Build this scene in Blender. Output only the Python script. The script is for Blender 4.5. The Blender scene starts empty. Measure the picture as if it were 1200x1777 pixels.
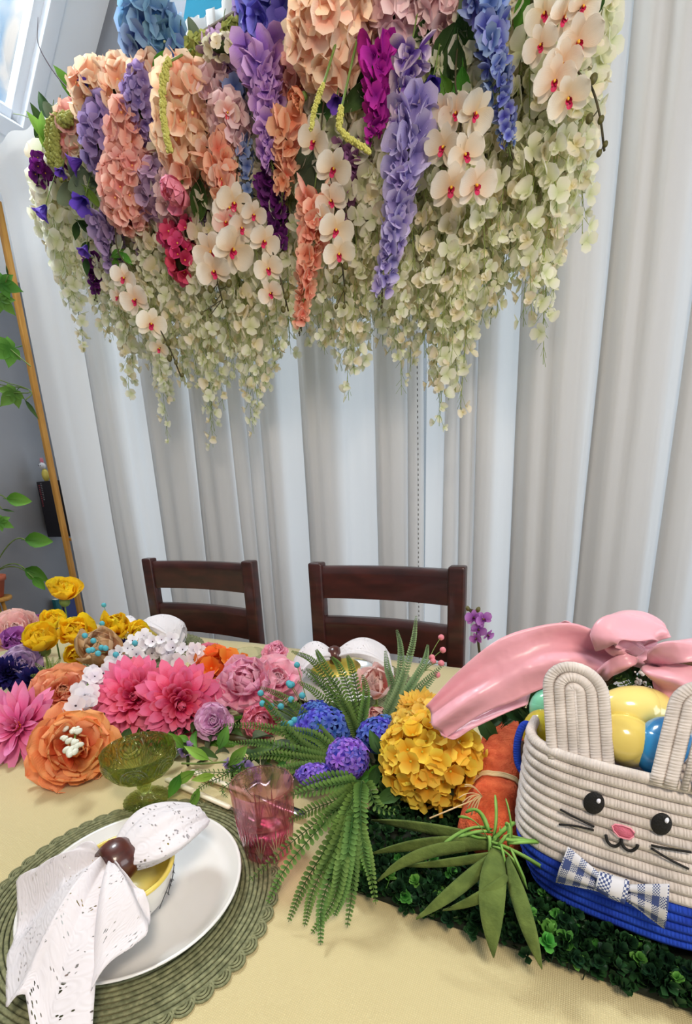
import bpy, bmesh, math, random
from math import sin, cos, pi, radians, sqrt, atan2
from mathutils import Vector, Matrix, Quaternion, Euler
from mathutils.bvhtree import BVHTree
random.seed(7)
RND = random.Random(11)
V = Vector
sc = bpy.context.scene
col = sc.collection
# ------------------------------------------------------------------ camera
CAMZ = 1.26
FPX, PITCH, YAW, ROLL, CX, CY = 861.0, radians(16.33), radians(28.96), radians(3.83), 539.2, 1078.2
fw = V((-sin(YAW)*cos(PITCH), cos(YAW)*cos(PITCH), -sin(PITCH)))
rt = V((cos(YAW), sin(YAW), 0)); up = rt.cross(fw)
cR = rt*cos(ROLL) - up*sin(ROLL); cU = up*cos(ROLL) + rt*sin(ROLL)
camd = bpy.data.cameras.new('camera'); cam = bpy.data.objects.new('camera', camd); col.objects.link(cam)
cam.matrix_world = Matrix(((cR.x, cU.x, -fw.x, 0), (cR.y, cU.y, -fw.y, 0), (cR.z, cU.z, -fw.z, CAMZ), (0, 0, 0, 1)))
camd.sensor_width = 36; camd.lens = FPX/1777*36
camd.shift_x = (600-CX)/1777; camd.shift_y = (CY-888.5)/1777
camd.clip_start = 0.02
sc.camera = cam
EYE = V((0, 0, CAMZ))
def ray(u, v): return fw + cR*((u-CX)/FPX) - cU*((v-CY)/FPX)
def PZ(u, v, z):
    d = ray(u, v); return EYE + d*((z-CAMZ)/d.z)
def PY(u, v, y):
    d = ray(u, v); return EYE + d*(y/d.y)
def PX(u, v, x):
    d = ray(u, v); return EYE + d*(x/d.x)
def PD(u, v, dep): return EYE + ray(u, v)*dep
def mpp(P): return (V(P)-EYE).dot(fw)/FPX
# ------------------------------------------------------------------ world, light, exposure
sc.view_settings.view_transform = 'Standard'; sc.view_settings.look = 'None'
sc.view_settings.gamma = 1; sc.view_settings.use_curve_mapping = False
sc.view_settings.exposure = 0.0
w = bpy.data.worlds.new('world'); sc.world = w; w.use_nodes = True
bg = w.node_tree.nodes['Background']; bg.inputs[0].default_value = (0.86, 0.93, 1.0, 1); bg.inputs[1].default_value = 0.36
def area(name, loc, target, sx, sy, power, color):
    l = bpy.data.lights.new(name, 'AREA'); l.shape = 'RECTANGLE'; l.size = sx; l.size_y = sy; l.energy = power; l.color = color
    o = bpy.data.objects.new(name, l); col.objects.link(o); o.location = loc
    o.rotation_euler = (V(target)-V(loc)).to_track_quat('-Z', 'Y').to_euler(); return o
area('window_daylight', (-0.5, 2.75, 1.4), (-0.5, 0, 1.4), 4.6, 2.7, 48, (0.88, 0.94, 1.0))
area('skylight_daylight', (-2.05, 1.35, 3.9), (-0.6, 0.5, 0.8), 0.6, 0.7, 95, (1.0, 0.96, 0.88))
area('ceiling_lamp', (0.5, -0.55, 2.55), (-0.5, 0.9, 1.2), 0.45, 0.45, 30, (1.0, 0.84, 0.68))
area('ceiling_fill', (2.5, 0.2, 1.7), (-2.0, 1.5, 2.9), 1.6, 1.4, 40, (0.92, 0.96, 1.0))  # added fill light to brighten the sloped ceiling and flower fronts, no window there
# ------------------------------------------------------------------ mesh helpers
ORG = {}
def tag(o, label=None, cat=None, group=None, kind=None):
    if label: o['label'] = label
    if cat: o['category'] = cat
    if group: o['group'] = group
    if kind: o['kind'] = kind
    return o
def thing(name, label, cat, loc, group=None):
    o = bpy.data.objects.new(name, None); col.objects.link(o); o.location = loc; o.empty_display_size = .02
    ORG[o.name] = V(loc); return tag(o, label, cat, group)
class MB:
    def __init__(s): s.v = []; s.f = []; s.uv = []; s.mi = []
    def add(s, vs, fs, uvs=None, m=0, M=None):
        n = len(s.v)
        s.v += [(M @ V(p)) for p in vs] if M is not None else [V(p) for p in vs]
        s.f += [tuple(i+n for i in f) for f in fs]
        s.uv += list(uvs) if uvs else [(0.5, 0.5)]*len(vs)
        s.mi += [m]*len(fs); return s
    def mesh(s, name, mats, smooth=True, off=None):
        me = bpy.data.meshes.new(name)
        vs = s.v if off is None else [p-off for p in s.v]
        me.from_pydata([tuple(p) for p in vs], [], s.f)
        for m in (mats if isinstance(mats, (list, tuple)) else [mats]): me.materials.append(m)
        if len(me.polygons):
            me.polygons.foreach_set('material_index', s.mi)
            me.polygons.foreach_set('use_smooth', [smooth]*len(s.f))
            ul = me.uv_layers.new(name='UVMap'); idx = [0]*len(me.loops); me.loops.foreach_get('vertex_index', idx)
            fl = []
            for i in idx: fl += s.uv[i]
            ul.data.foreach_set('uv', fl)
        me.update(); return me
    def build(s, name, mats, parent=None, loc=None, smooth=True, label=None, cat=None, group=None, kind=None):
        if parent is not None: o0 = ORG[parent.name]; l = V((0, 0, 0))
        else: o0 = V(loc) if loc is not None else V((0, 0, 0)); l = o0
        me = s.mesh(name, mats, smooth, o0)
        o = bpy.data.objects.new(name, me); col.objects.link(o)
        if parent is not None: o.parent = parent
        o.location = l; ORG[o.name] = o0
        return tag(o, label, cat, group, kind)
    # --- primitives
    def tube(s, path, r, n=6, m=0, cap=True, flat=1.0, upv=None, vs=1.0):
        path = [V(p) for p in path]; k = len(path)
        rs = r if isinstance(r, (list, tuple)) else [r]*k
        vs_, fs, uv = [], [], []
        T0 = (path[1]-path[0]).normalized()
        a = V(upv) if upv is not None else (V((0, 0, 1)) if abs(T0.z) < .9 else V((1, 0, 0)))
        L = 0
        for i in range(k):
            T = (path[min(i+1, k-1)]-path[max(i-1, 0)])
            if T.length < 1e-9: T = T0
            T.normalize(); b = T.cross(a)
            if b.length < 1e-5: b = T.cross(V((.3, 1, .2)))
            b.normalize(); c = b.cross(T).normalized()
            if upv is None: a = c
            if i: L += (path[i]-path[i-1]).length
            for j in range(n):
                t = 2*pi*j/n; vs_.append(path[i]+b*cos(t)*rs[i]+c*sin(t)*rs[i]*flat); uv.append((j/n, L*vs))
        for i in range(k-1):
            for j in range(n):
                fs.append((i*n+j, i*n+(j+1) % n, (i+1)*n+(j+1) % n, (i+1)*n+j))
        if cap: fs.append(tuple(range(n-1, -1, -1))); fs.append(tuple((k-1)*n+j for j in range(n)))
        return s.add(vs_, fs, uv, m)
    def ring(s, path, r, n=6, m=0, flat=1.0, upv=(0, 0, 1), vs=1.0):
        path = [V(p) for p in path]; k = len(path); vs_, fs, uv = [], [], []; L = 0
        for i in range(k):
            T = (path[(i+1) % k]-path[(i-1) % k]).normalized(); a = V(upv); b = T.cross(a).normalized(); c = b.cross(T).normalized()
            if i: L += (path[i]-path[i-1]).length
            for j in range(n):
                t = 2*pi*j/n; vs_.append(path[i]+b*cos(t)*r+c*sin(t)*r*flat); uv.append((j/n, L*vs))
        for i in range(k):
            for j in range(n):
                fs.append((i*n+j, i*n+(j+1) % n, ((i+1) % k)*n+(j+1) % n, ((i+1) % k)*n+j))
        return s.add(vs_, fs, uv, m)
    def lathe(s, prof, n=32, m=0, M=None, mod=None):
        vs_, fs, uv = [], [], []; k = len(prof)
        for i, (r, z) in enumerate(prof):
            for j in range(n):
                t = 2*pi*j/n; q = r*(mod(t, i/(k-1)) if mod else 1); vs_.append((q*cos(t), q*sin(t), z)); uv.append((j/n, i/(k-1)))
        for i in range(k-1):
            for j in range(n):
                fs.append((i*n+j, i*n+(j+1) % n, (i+1)*n+(j+1) % n, (i+1)*n+j))
        return s.add(vs_, fs, uv, m, M)
    def ell(s, c, r, nu=10, nv=7, m=0, M=None, rot=None):
        r = r if isinstance(r, (list, tuple)) else (r, r, r); R = rot or Matrix.Identity(3)
        vs_, fs, uv = [], [], []
        for i in range(nv+1):
            a = pi*i/nv
            for j in range(nu):
                t = 2*pi*j/nu; vs_.append(V(c)+R @ V((r[0]*sin(a)*cos(t), r[1]*sin(a)*sin(t), r[2]*cos(a)))); uv.append((j/nu, i/nv))
        for i in range(nv):
            for j in range(nu): fs.append((i*nu+j, (i+1)*nu+j, (i+1)*nu+(j+1) % nu, i*nu+(j+1) % nu))
        return s.add(vs_, fs, uv, m, M)
    def grid(s, P, nu, nv, m=0, M=None, uvf=None):
        vs_ = [V(P(i/nu, j/nv)) for j in range(nv+1) for i in range(nu+1)]
        uv = [(uvf(i/nu, j/nv) if uvf else (i/nu, j/nv)) for j in range(nv+1) for i in range(nu+1)]
        fs = [(j*(nu+1)+i, j*(nu+1)+i+1, (j+1)*(nu+1)+i+1, (j+1)*(nu+1)+i) for j in range(nv) for i in range(nu)]
        return s.add(vs_, fs, uv, m, M)
    def box(s, a, b, bev=.003, m=0, M=None, seg=2):
        a, b = V(a), V(b); bm = bmesh.new(); bmesh.ops.create_cube(bm, size=1)
        d = b-a
        for v_ in bm.verts: v_.co = V((a.x+(v_.co.x+.5)*d.x, a.y+(v_.co.y+.5)*d.y, a.z+(v_.co.z+.5)*d.z))
        if bev: bmesh.ops.bevel(bm, geom=bm.edges[:], offset=min(bev, min(d)*.45), segments=seg, affect='EDGES', profile=.6)
        bm.verts.index_update()
        vs_ = [v_.co.copy() for v_ in bm.verts]; fs = [tuple(v_.index for v_ in f.verts) for f in bm.faces]; bm.free()
        uv = [((p.x-a.x)/max(d), (p.z-a.z)/max(d)) for p in vs_]
        return s.add(vs_, fs, uv, m, M)
def inst(name, me, parent, M, kind=None, label=None):
    o = bpy.data.objects.new(name, me); col.objects.link(o)
    M = M.copy(); M.translation -= ORG[parent.name]
    o.parent = parent; o.matrix_basis = M
    if kind: o['kind'] = kind
    if label: o['label'] = label
    return o
def TRS(loc, q, s): 
    M = q.to_matrix().to_4x4()
    for i in range(3):
        for j in range(3): M[i][j] *= s if not isinstance(s, (tuple, list)) else s[j]
    M.translation = V(loc); return M
def facing(d, spin=0): return V(d).normalized().to_track_quat('Z', 'Y') @ Quaternion((0, 0, 1), spin)
def bez(a, b, c, n=10): return [V(a)*(1-t)**2+V(b)*2*t*(1-t)+V(c)*t*t for t in [i/n for i in range(n+1)]]
def catmull(pts, k=4):
    pts = [V(p) for p in pts]; q = [pts[0]*2-pts[1]]+pts+[pts[-1]*2-pts[-2]]; out = []
    for i in range(1, len(q)-2):
        for s_ in range(k):
            t = s_/k; out.append(.5*((2*q[i])+(q[i+1]-q[i-1])*t+(2*q[i-1]-5*q[i]+4*q[i+1]-q[i+2])*t*t+(3*q[i]-q[i-1]-3*q[i+1]+q[i+2])*t**3))
    return out+[pts[-1]]
# ------------------------------------------------------------------ materials
def lin(c):
    r = []
    for x in c[:3]:
        x = x/255; r.append(x/12.92 if x <= .04045 else ((x+.055)/1.055)**2.4)
    return (*r, 1)
MC = {}
def mat(name, c, rough=.6, c2=None, nscale=8, ndet=3, bump=0, bscale=60, metal=0, spec=.5, coat=0, trans=0, transl=0, var=0, sheen=0, bdist=.002, stretch=None, ior=1.45, alpha=1):
    if name in MC: return MC[name]
    m = bpy.data.materials.new(name); m.use_nodes = True; nt = m.node_tree; p = nt.nodes['Principled BSDF']
    L = nt.links.new; N = nt.nodes.new
    p.inputs['Roughness'].default_value = rough; p.inputs['Metallic'].default_value = metal
    p.inputs['Specular IOR Level'].default_value = spec; p.inputs['Coat Weight'].default_value = coat
    p.inputs['Transmission Weight'].default_value = trans; p.inputs['IOR'].default_value = ior
    p.inputs['Sheen Weight'].default_value = sheen; p.inputs['Alpha'].default_value = alpha
    tc = N('ShaderNodeTexCoord'); vec = tc.outputs['Object']
    if stretch:
        mp = N('ShaderNodeMapping'); mp.inputs['Scale'].default_value = stretch; L(vec, mp.inputs[0]); vec = mp.outputs[0]
    colout = None
    if c2:
        nz = N('ShaderNodeTexNoise'); nz.inputs['Scale'].default_value = nscale; nz.inputs['Detail'].default_value = ndet; L(vec, nz.inputs[0])
        rp = N('ShaderNodeValToRGB'); rp.color_ramp.elements[0].position = .35; rp.color_ramp.elements[1].position = .65
        rp.color_ramp.elements[0].color = lin(c); rp.color_ramp.elements[1].color = lin(c2); L(nz.outputs[0], rp.inputs[0]); colout = rp.outputs[0]
    else:
        rg = N('ShaderNodeRGB'); rg.outputs[0].default_value = lin(c); colout = rg.outputs[0]
    if var:
        oi = N('ShaderNodeObjectInfo'); hs = N('ShaderNodeHueSaturation'); mr = N('ShaderNodeMapRange'); mr.inputs[3].default_value = 1-var; mr.inputs[4].default_value = 1+var
        L(oi.outputs['Random'], mr.inputs[0]); L(mr.outputs[0], hs.inputs['Value']); L(colout, hs.inputs['Color']); colout = hs.outputs[0]
    L(colout, p.inputs['Base Color'])
    if bump:
        bz = N('ShaderNodeTexNoise'); bz.inputs['Scale'].default_value = bscale; bz.inputs['Detail'].default_value = 4; L(vec, bz.inputs[0])
        bp = N('ShaderNodeBump'); bp.inputs['Strength'].default_value = bump; bp.inputs['Distance'].default_value = bdist; L(bz.outputs[0], bp.inputs['Height']); L(bp.outputs[0], p.inputs['Normal'])
    if transl:
        tr = N('ShaderNodeBsdfTranslucent'); mx = N('ShaderNodeMixShader'); mx.inputs[0].default_value = transl
        L(colout, tr.inputs[0]); L(p.outputs[0], mx.inputs[1]); L(tr.outputs[0], mx.inputs[2]); L(mx.outputs[0], nt.nodes['Material Output'].inputs[0])
    MC[name] = m; return m
def pmat(name, base, tip, mid=None, transl=.28, var=.12, hue=.012, rough=.6, vein=.0):
    """petal: colour runs from base to tip along UV.y, small change from one object to the next"""
    if name in MC: return MC[name]
    m = bpy.data.materials.new(name); m.use_nodes = True; nt = m.node_tree; p = nt.nodes['Principled BSDF']; L = nt.links.new; N = nt.nodes.new
    p.inputs['Roughness'].default_value = rough; p.inputs['Specular IOR Level'].default_value = .25
    uv = N('ShaderNodeUVMap'); uv.uv_map = 'UVMap'; sp = N('ShaderNodeSeparateXYZ'); L(uv.outputs[0], sp.inputs[0])
    nz = N('ShaderNodeTexNoise'); nz.inputs['Scale'].default_value = 45; tc = N('ShaderNodeTexCoord'); L(tc.outputs['Object'], nz.inputs[0])
    ad = N('ShaderNodeMath'); ad.operation = 'MULTIPLY_ADD'; ad.inputs[1].default_value = .35; L(nz.outputs[0], ad.inputs[0]); 
    sb = N('ShaderNodeMath'); sb.operation = 'SUBTRACT'; sb.inputs[1].default_value = .17; L(sp.outputs[1], sb.inputs[0]); L(sb.outputs[0], ad.inputs[2])
    rp = N('ShaderNodeValToRGB'); e = rp.color_ramp.elements; e[0].position = .08; e[0].color = lin(base); e[1].position = .8; e[1].color = lin(tip)
    if mid: x = e.new(.42); x.color = lin(mid)
    L(ad.outputs[0], rp.inputs[0])
    oi = N('ShaderNodeObjectInfo'); hs = N('ShaderNodeHueSaturation'); mr = N('ShaderNodeMapRange'); mr.inputs[3].default_value = 1-var; mr.inputs[4].default_value = 1+var
    L(oi.outputs['Random'], mr.inputs[0]); L(mr.outputs[0], hs.inputs['Value'])
    mr2 = N('ShaderNodeMapRange'); mr2.inputs[3].default_value = .5-hue; mr2.inputs[4].default_value = .5+hue
    wn = N('ShaderNodeMath'); wn.operation = 'FRACT'; ml = N('ShaderNodeMath'); ml.operation = 'MULTIPLY'; ml.inputs[1].default_value = 17.3
    L(oi.outputs['Random'], ml.inputs[0]); L(ml.outputs[0], wn.inputs[0]); L(wn.outputs[0], mr2.inputs[0]); L(mr2.outputs[0], hs.inputs['Hue'])
    L(rp.outputs[0], hs.inputs['Color']); L(hs.outputs[0], p.inputs['Base Color'])
    wv = N('ShaderNodeTexWave'); wv.inputs['Scale'].default_value = 6; wv.inputs['Distortion'].default_value = 2; L(uv.outputs[0], wv.inputs[0])
    bp = N('ShaderNodeBump'); bp.inputs['Strength'].default_value = .25; bp.inputs['Distance'].default_value = .001; L(wv.outputs[0], bp.inputs['Height']); L(bp.outputs[0], p.inputs['Normal'])
    tr = N('ShaderNodeBsdfTranslucent'); mx = N('ShaderNodeMixShader'); mx.inputs[0].default_value = transl
    L(hs.outputs[0], tr.inputs[0]); L(p.outputs[0], mx.inputs[1]); L(tr.outputs[0], mx.inputs[2]); L(mx.outputs[0], nt.nodes['Material Output'].inputs[0])
    MC[name] = m; return m
def glassmat(name, c, rough=.03, bump=0, bscale=40, kind=None, clear=None):
    if name in MC: return MC[name]
    m = mat(name, c, rough=rough, trans=1.0, bump=0, ior=1.45)
    if clear:
        nt = m.node_tree; tp = nt.nodes.new('ShaderNodeBsdfTransparent'); tp.inputs[0].default_value = lin(clear[1]); mx = nt.nodes.new('ShaderNodeMixShader'); mx.inputs[0].default_value = clear[0]
        nt.links.new(nt.nodes['Principled BSDF'].outputs[0], mx.inputs[1]); nt.links.new(tp.outputs[0], mx.inputs[2]); nt.links.new(mx.outputs[0], nt.nodes['Material Output'].inputs[0])
    if bump:
        nt = m.node_tree; N = nt.nodes.new; L = nt.links.new; uv = N('ShaderNodeUVMap'); uv.uv_map = 'UVMap'
        mp = N('ShaderNodeMapping'); mp.inputs['Scale'].default_value = kind or (8, 4, 1); L(uv.outputs[0], mp.inputs[0])
        fr = N('ShaderNodeVectorMath'); fr.operation = 'FRACTION'; L(mp.outputs[0], fr.inputs[0])
        sb = N('ShaderNodeVectorMath'); sb.operation = 'SUBTRACT'; sb.inputs[1].default_value = (.5, .5, 0); L(fr.outputs[0], sb.inputs[0])
        ln = N('ShaderNodeVectorMath'); ln.operation = 'LENGTH'; L(sb.outputs[0], ln.inputs[0])
        sn = N('ShaderNodeMath'); sn.operation = 'SINE'; mu = N('ShaderNodeMath'); mu.operation = 'MULTIPLY'; mu.inputs[1].default_value = bscale
        L(ln.outputs['Value'], mu.inputs[0]); L(mu.outputs[0], sn.inputs[0])
        bp = N('ShaderNodeBump'); bp.inputs['Strength'].default_value = bump; bp.inputs['Distance'].default_value = .002; L(sn.outputs[0], bp.inputs['Height']); L(bp.outputs[0], nt.nodes['Principled BSDF'].inputs['Normal'])
    return m
stemM = mat('stem_green', (92, 120, 48), .6, (120, 140, 70), 30)
stemP = mat('stem_pale_green', (165, 180, 105), .6, (140, 160, 80), 30, transl=.2)
stemD = mat('stem_dark', (52, 48, 26), .6, (74, 66, 34), 30)
coreM = mat('core_dark_green', (50, 66, 32), .9)
leafD = pmat('leaf_dark', (42, 70, 34), (70, 104, 52), transl=.15, var=.3, hue=.02, rough=.5)
leafM = pmat('leaf_mid', (66, 120, 36), (104, 158, 60), transl=.2, var=.25, hue=.02, rough=.5)
leafL = pmat('leaf_light', (120, 168, 60), (150, 196, 90), transl=.35, var=.2, hue=.015, rough=.5)
leafG = pmat('leaf_greygreen', (84, 100, 76), (112, 126, 100), transl=.15, var=.2, hue=.02, rough=.7)
# ------------------------------------------------------------------ petals, leaves, florets
def petal(L=1, W=.6, nv=4, nu=3, cup=.15, bend=.4, ruf=0, base=.3, pk=.6, pt=.5, seed=0, b0=0):
    vs_, uv = [], []; y = z = 0
    tp = 0
    for j in range(nv+1):
        t = sin(pi/2*j/nv)*.6+.4*j/nv
        if j:
            a = b0+bend*(t+tp)/2; y += cos(a)*L*(t-tp); z += sin(a)*L*(t-tp)
        tp = t
        if t < pk: wd = base+(1-base)*sin(pi/2*t/pk)
        else: wd = max(.06 if pt <= .5 else .02, (max(0, 1-((t-pk)/(1-pk))**(2 if pt <= .5 else 1.7)))**pt)
        wd *= W/2
        for i in range(nu+1):
            x = (i/nu*2-1)
            zz = z+cup*W*x*x*sin(pi*min(1, t*.9+.1))+ruf*L*t*t*sin(6*x+seed*2.1)*.5+ruf*L*.3*t*sin(13*x+seed)
            vs_.append(V((x*wd, y, zz))); uv.append((i/nu, t))
    fs = [(j*(nu+1)+i, j*(nu+1)+i+1, (j+1)*(nu+1)+i+1, (j+1)*(nu+1)+i) for j in range(nv) for i in range(nu)]
    return vs_, fs, uv
def Mpet(phi, elev, r0=0, z0=0, s=1, tilt=0):
    return Matrix.Rotation(phi, 4, 'Z') @ Matrix.Translation((0, r0, z0)) @ Matrix.Rotation(elev, 4, 'X') @ Matrix.Rotation(tilt, 4, 'Y') @ Matrix.Scale(s, 4)
def floret4(mats, n=4, W=.8, elev=.15, ctr=True, nm='floret', ruf=.08, nv=3, nu=2, cup=.1, bend=.2):
    b = MB()
    for k in range(n):
        v_, f_, u_ = petal(1, W, nv, nu, cup, bend, ruf, .25, .6, .5, k); b.add(v_, f_, u_, 0, Mpet(2*pi*k/n, elev, .02))
    if ctr: b.ell((0, 0, .04), .1, 6, 4, 1 if len(mats) > 1 else 0)
    return b.mesh(nm, mats)
def pea(mats, nm='floret', bd=.9):
    """wisteria-like floret: broad standard, two wings, small keel; axis +Z looks outwards"""
    b = MB()
    v_, f_, u_ = petal(1.0, 1.3, 4, 4, .14, bd, .08, .3, .6, .5, 1); b.add(v_, f_, u_, 0, Mpet(0, .25))
    for s_ in (-1, 1):
        v_, f_, u_ = petal(.75, .6, 3, 2, .2, .6, .05, .3, .6, .5, 2); b.add(v_, f_, u_, 0, Mpet(s_*2.2, .5, .0))
    v_, f_, u_ = petal(.5, .35, 2, 2, .4, .4, 0, .4, .6, .5); b.add(v_, f_, u_, 0, Mpet(pi, .9))
    return b.mesh(nm, mats)
def bellf(mats, nm='blossom'):
    b = MB()
    for k in range(5):
        v_, f_, u_ = petal(1, .62, 4, 2, .35, -.9, .05, .35, .55, .7, k, 1.35); b.add(v_, f_, u_, 0, Mpet(2*pi*k/5, 0, .06))
    return b.mesh(nm, mats)
def orchidf(mats, nm='blossom'):
    b = MB()
    for a, L_, W_ in ((0, 1, .62), (2.35, 1, .6), (-2.35, 1, .6)):
        v_, f_, u_ = petal(L_, W_, 4, 2, .12, .3, .03, .3, .5, .5); b.add(v_, f_, u_, 0, Mpet(a, .0, .02, -.03))
    for s_ in (-1, 1):
        v_, f_, u_ = petal(1.08, 1.15, 5, 4, .1, .35, .04, .25, .58, .5, s_); b.add(v_, f_, u_, 0, Mpet(s_*1.35, .12, .02, .02))
    for s_ in (-1, 1):
        v_, f_, u_ = petal(.34, .24, 3, 2, .4, .9, 0, .5, .6, .5); b.add(v_, f_, u_, 1, Mpet(s_*1.9, .7, .03, .05))
    v_, f_, u_ = petal(.5, .3, 4, 2, .5, .9, .1, .5, .7, .6); b.add(v_, f_, u_, 1, Mpet(pi, .45, .03, .06))
    b.ell((0, .03, .16), (.08, .08, .13), 6, 4, 2)
    return b.mesh(nm, mats)
def leafmesh(nm, m, L=1, W=.45, bend=-.5, cup=.3, pt=1.1, lobes=0, stem=.15):
    b = MB(); v_, f_, u_ = petal(L, W, 7, 4, cup, bend, .02, .12, .38, pt)
    if lobes:
        for i, p in enumerate(v_):
            t = u_[i][1]; p.x *= 1+.55*abs(sin(pi*t*lobes))-.2
    b.add(v_, f_, u_)
    if stem: b.tube([(0, -stem*L, 0), (0, 0, 0), (0, .5*L, .0)], [.012*L, .014*L, .004*L], 4, cap=False)
    return b.mesh(nm, m)
def maple(nm, m):
    b = MB()
    for a, L_, W_ in ((0, 1, .6), (.95, .75, .5), (-.95, .75, .5), (1.9, .5, .45), (-1.9, .5, .45)):
        v_, f_, u_ = petal(L_, W_, 6, 3, .1, -.3, .02, .5, .4, 1.3); b.add(v_, f_, u_, 0, Mpet(a, .05, 0, .01*a))
    b.tube([(0, -.5, .05), (0, 0, 0)], .018, 4)
    return b.mesh(nm, m)
LEAF = dict(dark=leafmesh('leaf', leafD), mid=leafmesh('leaf', leafM), light=leafmesh('leaf', leafL, W=.35), grey=leafmesh('leaf', leafG, W=.6, pt=.6),
            ivy=maple('leaf', leafM), slim=leafmesh('leaf', leafD, W=.22), pothos=leafmesh('leaf', leafM, W=.62, pt=.9, bend=-.8))
# ================================================================== SETTING
YC, YW = 1.80, 2.20           # curtain plane, gable wall
XL = -2.90                    # left wall
wallM = mat('wall_paint_grey', (158, 160, 166), .9, (166, 168, 174), 3, bump=.15, bscale=220)
whiteM = mat('ceiling_white', (240, 243, 246), .85, bump=.05, bscale=200)
tealM = mat('teal_paint', (0, 104, 128), .85, bump=.1, bscale=200)
woodF = mat('floor_oak', (120, 84, 54), .5, (146, 104, 66), 6, stretch=(1, 8, 1))
trimM = mat('window_trim_white', (238, 242, 248), .5)
paneM = glassmat('window_glass', (240, 248, 255), .0)
def struct(b, name, m, **k): return b.build(name, m, kind='structure', **k)
fl = thing('floor', None, None, (0, 0, 0)); fl['kind'] = 'structure'
b = MB(); b.box((XL-.1, -2.2, -.06), (2.6, YW+.1, -.012), 0); b.build('subfloor', woodF, fl)
pl = MB(); pl.box((0, 0, -.012), (1.2, .13, 0), .002, seg=1); plm = pl.mesh('plank', woodF)
for i in range(33):
    for j in range(5):
        x = XL+.001+j*1.203-(.6 if i % 2 else 0)
        if x < XL-.02 or x+1.2 > 2.9: continue
        inst('plank', plm, fl, Matrix.Translation((x, -2.15+i*.132, 0)))
b = MB(); b.box((XL-.1, -2.2, -.05), (XL, YW+.1, 2.45), 0); struct(b, 'wall_left', wallM)
b = MB()   # gable wall with window opening
wx0, wx1, wz0, wz1 = -2.78, 2.1, .12, 2.62
for a, c in (((XL-.1, YW, -.05), (wx0, YW+.1, 5.2)), ((wx1, YW, -.05), (2.6, YW+.1, 5.2)), ((wx0, YW, -.05), (wx1, YW+.1, wz0)), ((wx0, YW, wz1), (wx1, YW+.1, 5.2))):
    b.box(a, c, 0)
struct(b, 'wall_far', wallM)
b = MB(); q = [PY(330, -40, YW-.006), PY(312, 75, YW-.006)]; q += [V((q[1].x+.02, 0, 2.66)), V((2.55, 0, 2.66)), V((2.55, 0, 4.2)), V((q[0].x+.05, 0, 4.2))]
vs = [V((p.x, YW-.008, p.z)) for p in q]+[V((p.x, YW-.001, p.z)) for p in q]; n = len(q)
b.add(vs, [tuple(range(n)), tuple(range(2*n-1, n-1, -1))]+[(i, i+n, (i+1) % n+n, (i+1) % n) for i in range(n)]); struct(b, 'wall_upper', tealM, smooth=False)
# patio window behind the curtain
wn = thing('window_1', None, None, (0, YW, wz0)); wn['kind'] = 'structure'
b = MB(); b.box((wx0, YW+.01, wz0), (wx1, YW+.09, wz0+.06), .004); b.box((wx0, YW+.01, wz1-.06), (wx1, YW+.09, wz1), .004)
for x in (wx0, -1.2, .4, wx1-.06): b.box((x, YW+.01, wz0), (x+.06, YW+.09, wz1), .004)
b.build('window_frame', trimM, wn)
clearM = bpy.data.materials.new('clear_pane'); clearM.use_nodes = True
_nt = clearM.node_tree; _g = _nt.nodes.new('ShaderNodeBsdfGlossy'); _t = _nt.nodes.new('ShaderNodeBsdfTransparent'); _m = _nt.nodes.new('ShaderNodeMixShader')
_g.inputs['Roughness'].default_value = .02; _t.inputs[0].default_value = (.93, .97, 1, 1); _m.inputs[0].default_value = .06
_nt.links.new(_t.outputs[0], _m.inputs[1]); _nt.links.new(_g.outputs[0], _m.inputs[2]); _nt.links.new(_m.outputs[0], _nt.nodes['Material Output'].inputs[0])
for x0, x1 in ((wx0+.06, -1.2), (-1.14, .4), (.46, wx1-.06)):
    b = MB(); b.box((x0, YW+.045, wz0+.06), (x1, YW+.051, wz1-.06), 0); b.build('pane', clearM, wn)
# sloped ceiling, left half rises to the right; opening for the skylight
k = YW/2.0
g1 = PY(145, 170, YW); g2 = PY(190, 0, YW); SL = (g2.z-g1.z)/(g2.x-g1.x)
def cz(x): return g1.z+SL*(x-g1.x)
def PC(u, v):
    d = ray(u, v); t = (g1.z-CAMZ-SL*g1.x)/(d.z-SL*d.x); return EYE+d*t
s1, s2 = PC(45, 240), PC(0, 215)
sx0, sy1 = s1.x, s1.y; sx1, sy0 = -1.35, .75
RX = -.55
def slab(b, x0, x1, y0, y1, th=.12):
    vs = [(x0, y0, cz(x0)), (x1, y0, cz(x1)), (x1, y1, cz(x1)), (x0, y1, cz(x0))]; vs += [(p[0]-.5*th, p[1], p[2]+th) for p in vs]
    b.add(vs, [(3, 2, 1, 0), (4, 5, 6, 7), (0, 1, 5, 4), (1, 2, 6, 5), (2, 3, 7, 6), (3, 0, 4, 7)])
b = MB(); slab(b, XL, sx0, -2.2, YW); slab(b, sx1, RX, -2.2, YW); slab(b, sx0, sx1, -2.2, sy0); slab(b, sx0, sx1, sy1, YW)
zr = cz(RX); vs = [(RX, -2.2, zr), (2.6, -2.2, zr-1.2), (2.6, YW, zr-1.2), (RX, YW, zr)]; vs += [(p[0], p[1], p[2]+.12) for p in vs]
b.add(vs, [(3, 2, 1, 0), (4, 5, 6, 7), (0, 1, 5, 4), (1, 2, 6, 5), (2, 3, 7, 6), (3, 0, 4, 7)])
struct(b, 'ceiling', whiteM, smooth=False)
sk = thing('window_2', None, None, (sx0, sy1, cz(sx0))); sk['kind'] = 'structure'
U = V((1, 0, SL)).normalized(); Nn = V((-SL, 0, 1)).normalized(); Ls = (sx1-sx0)*sqrt(1+SL*SL)
S0 = V((sx0, sy0, cz(sx0)))
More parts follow.
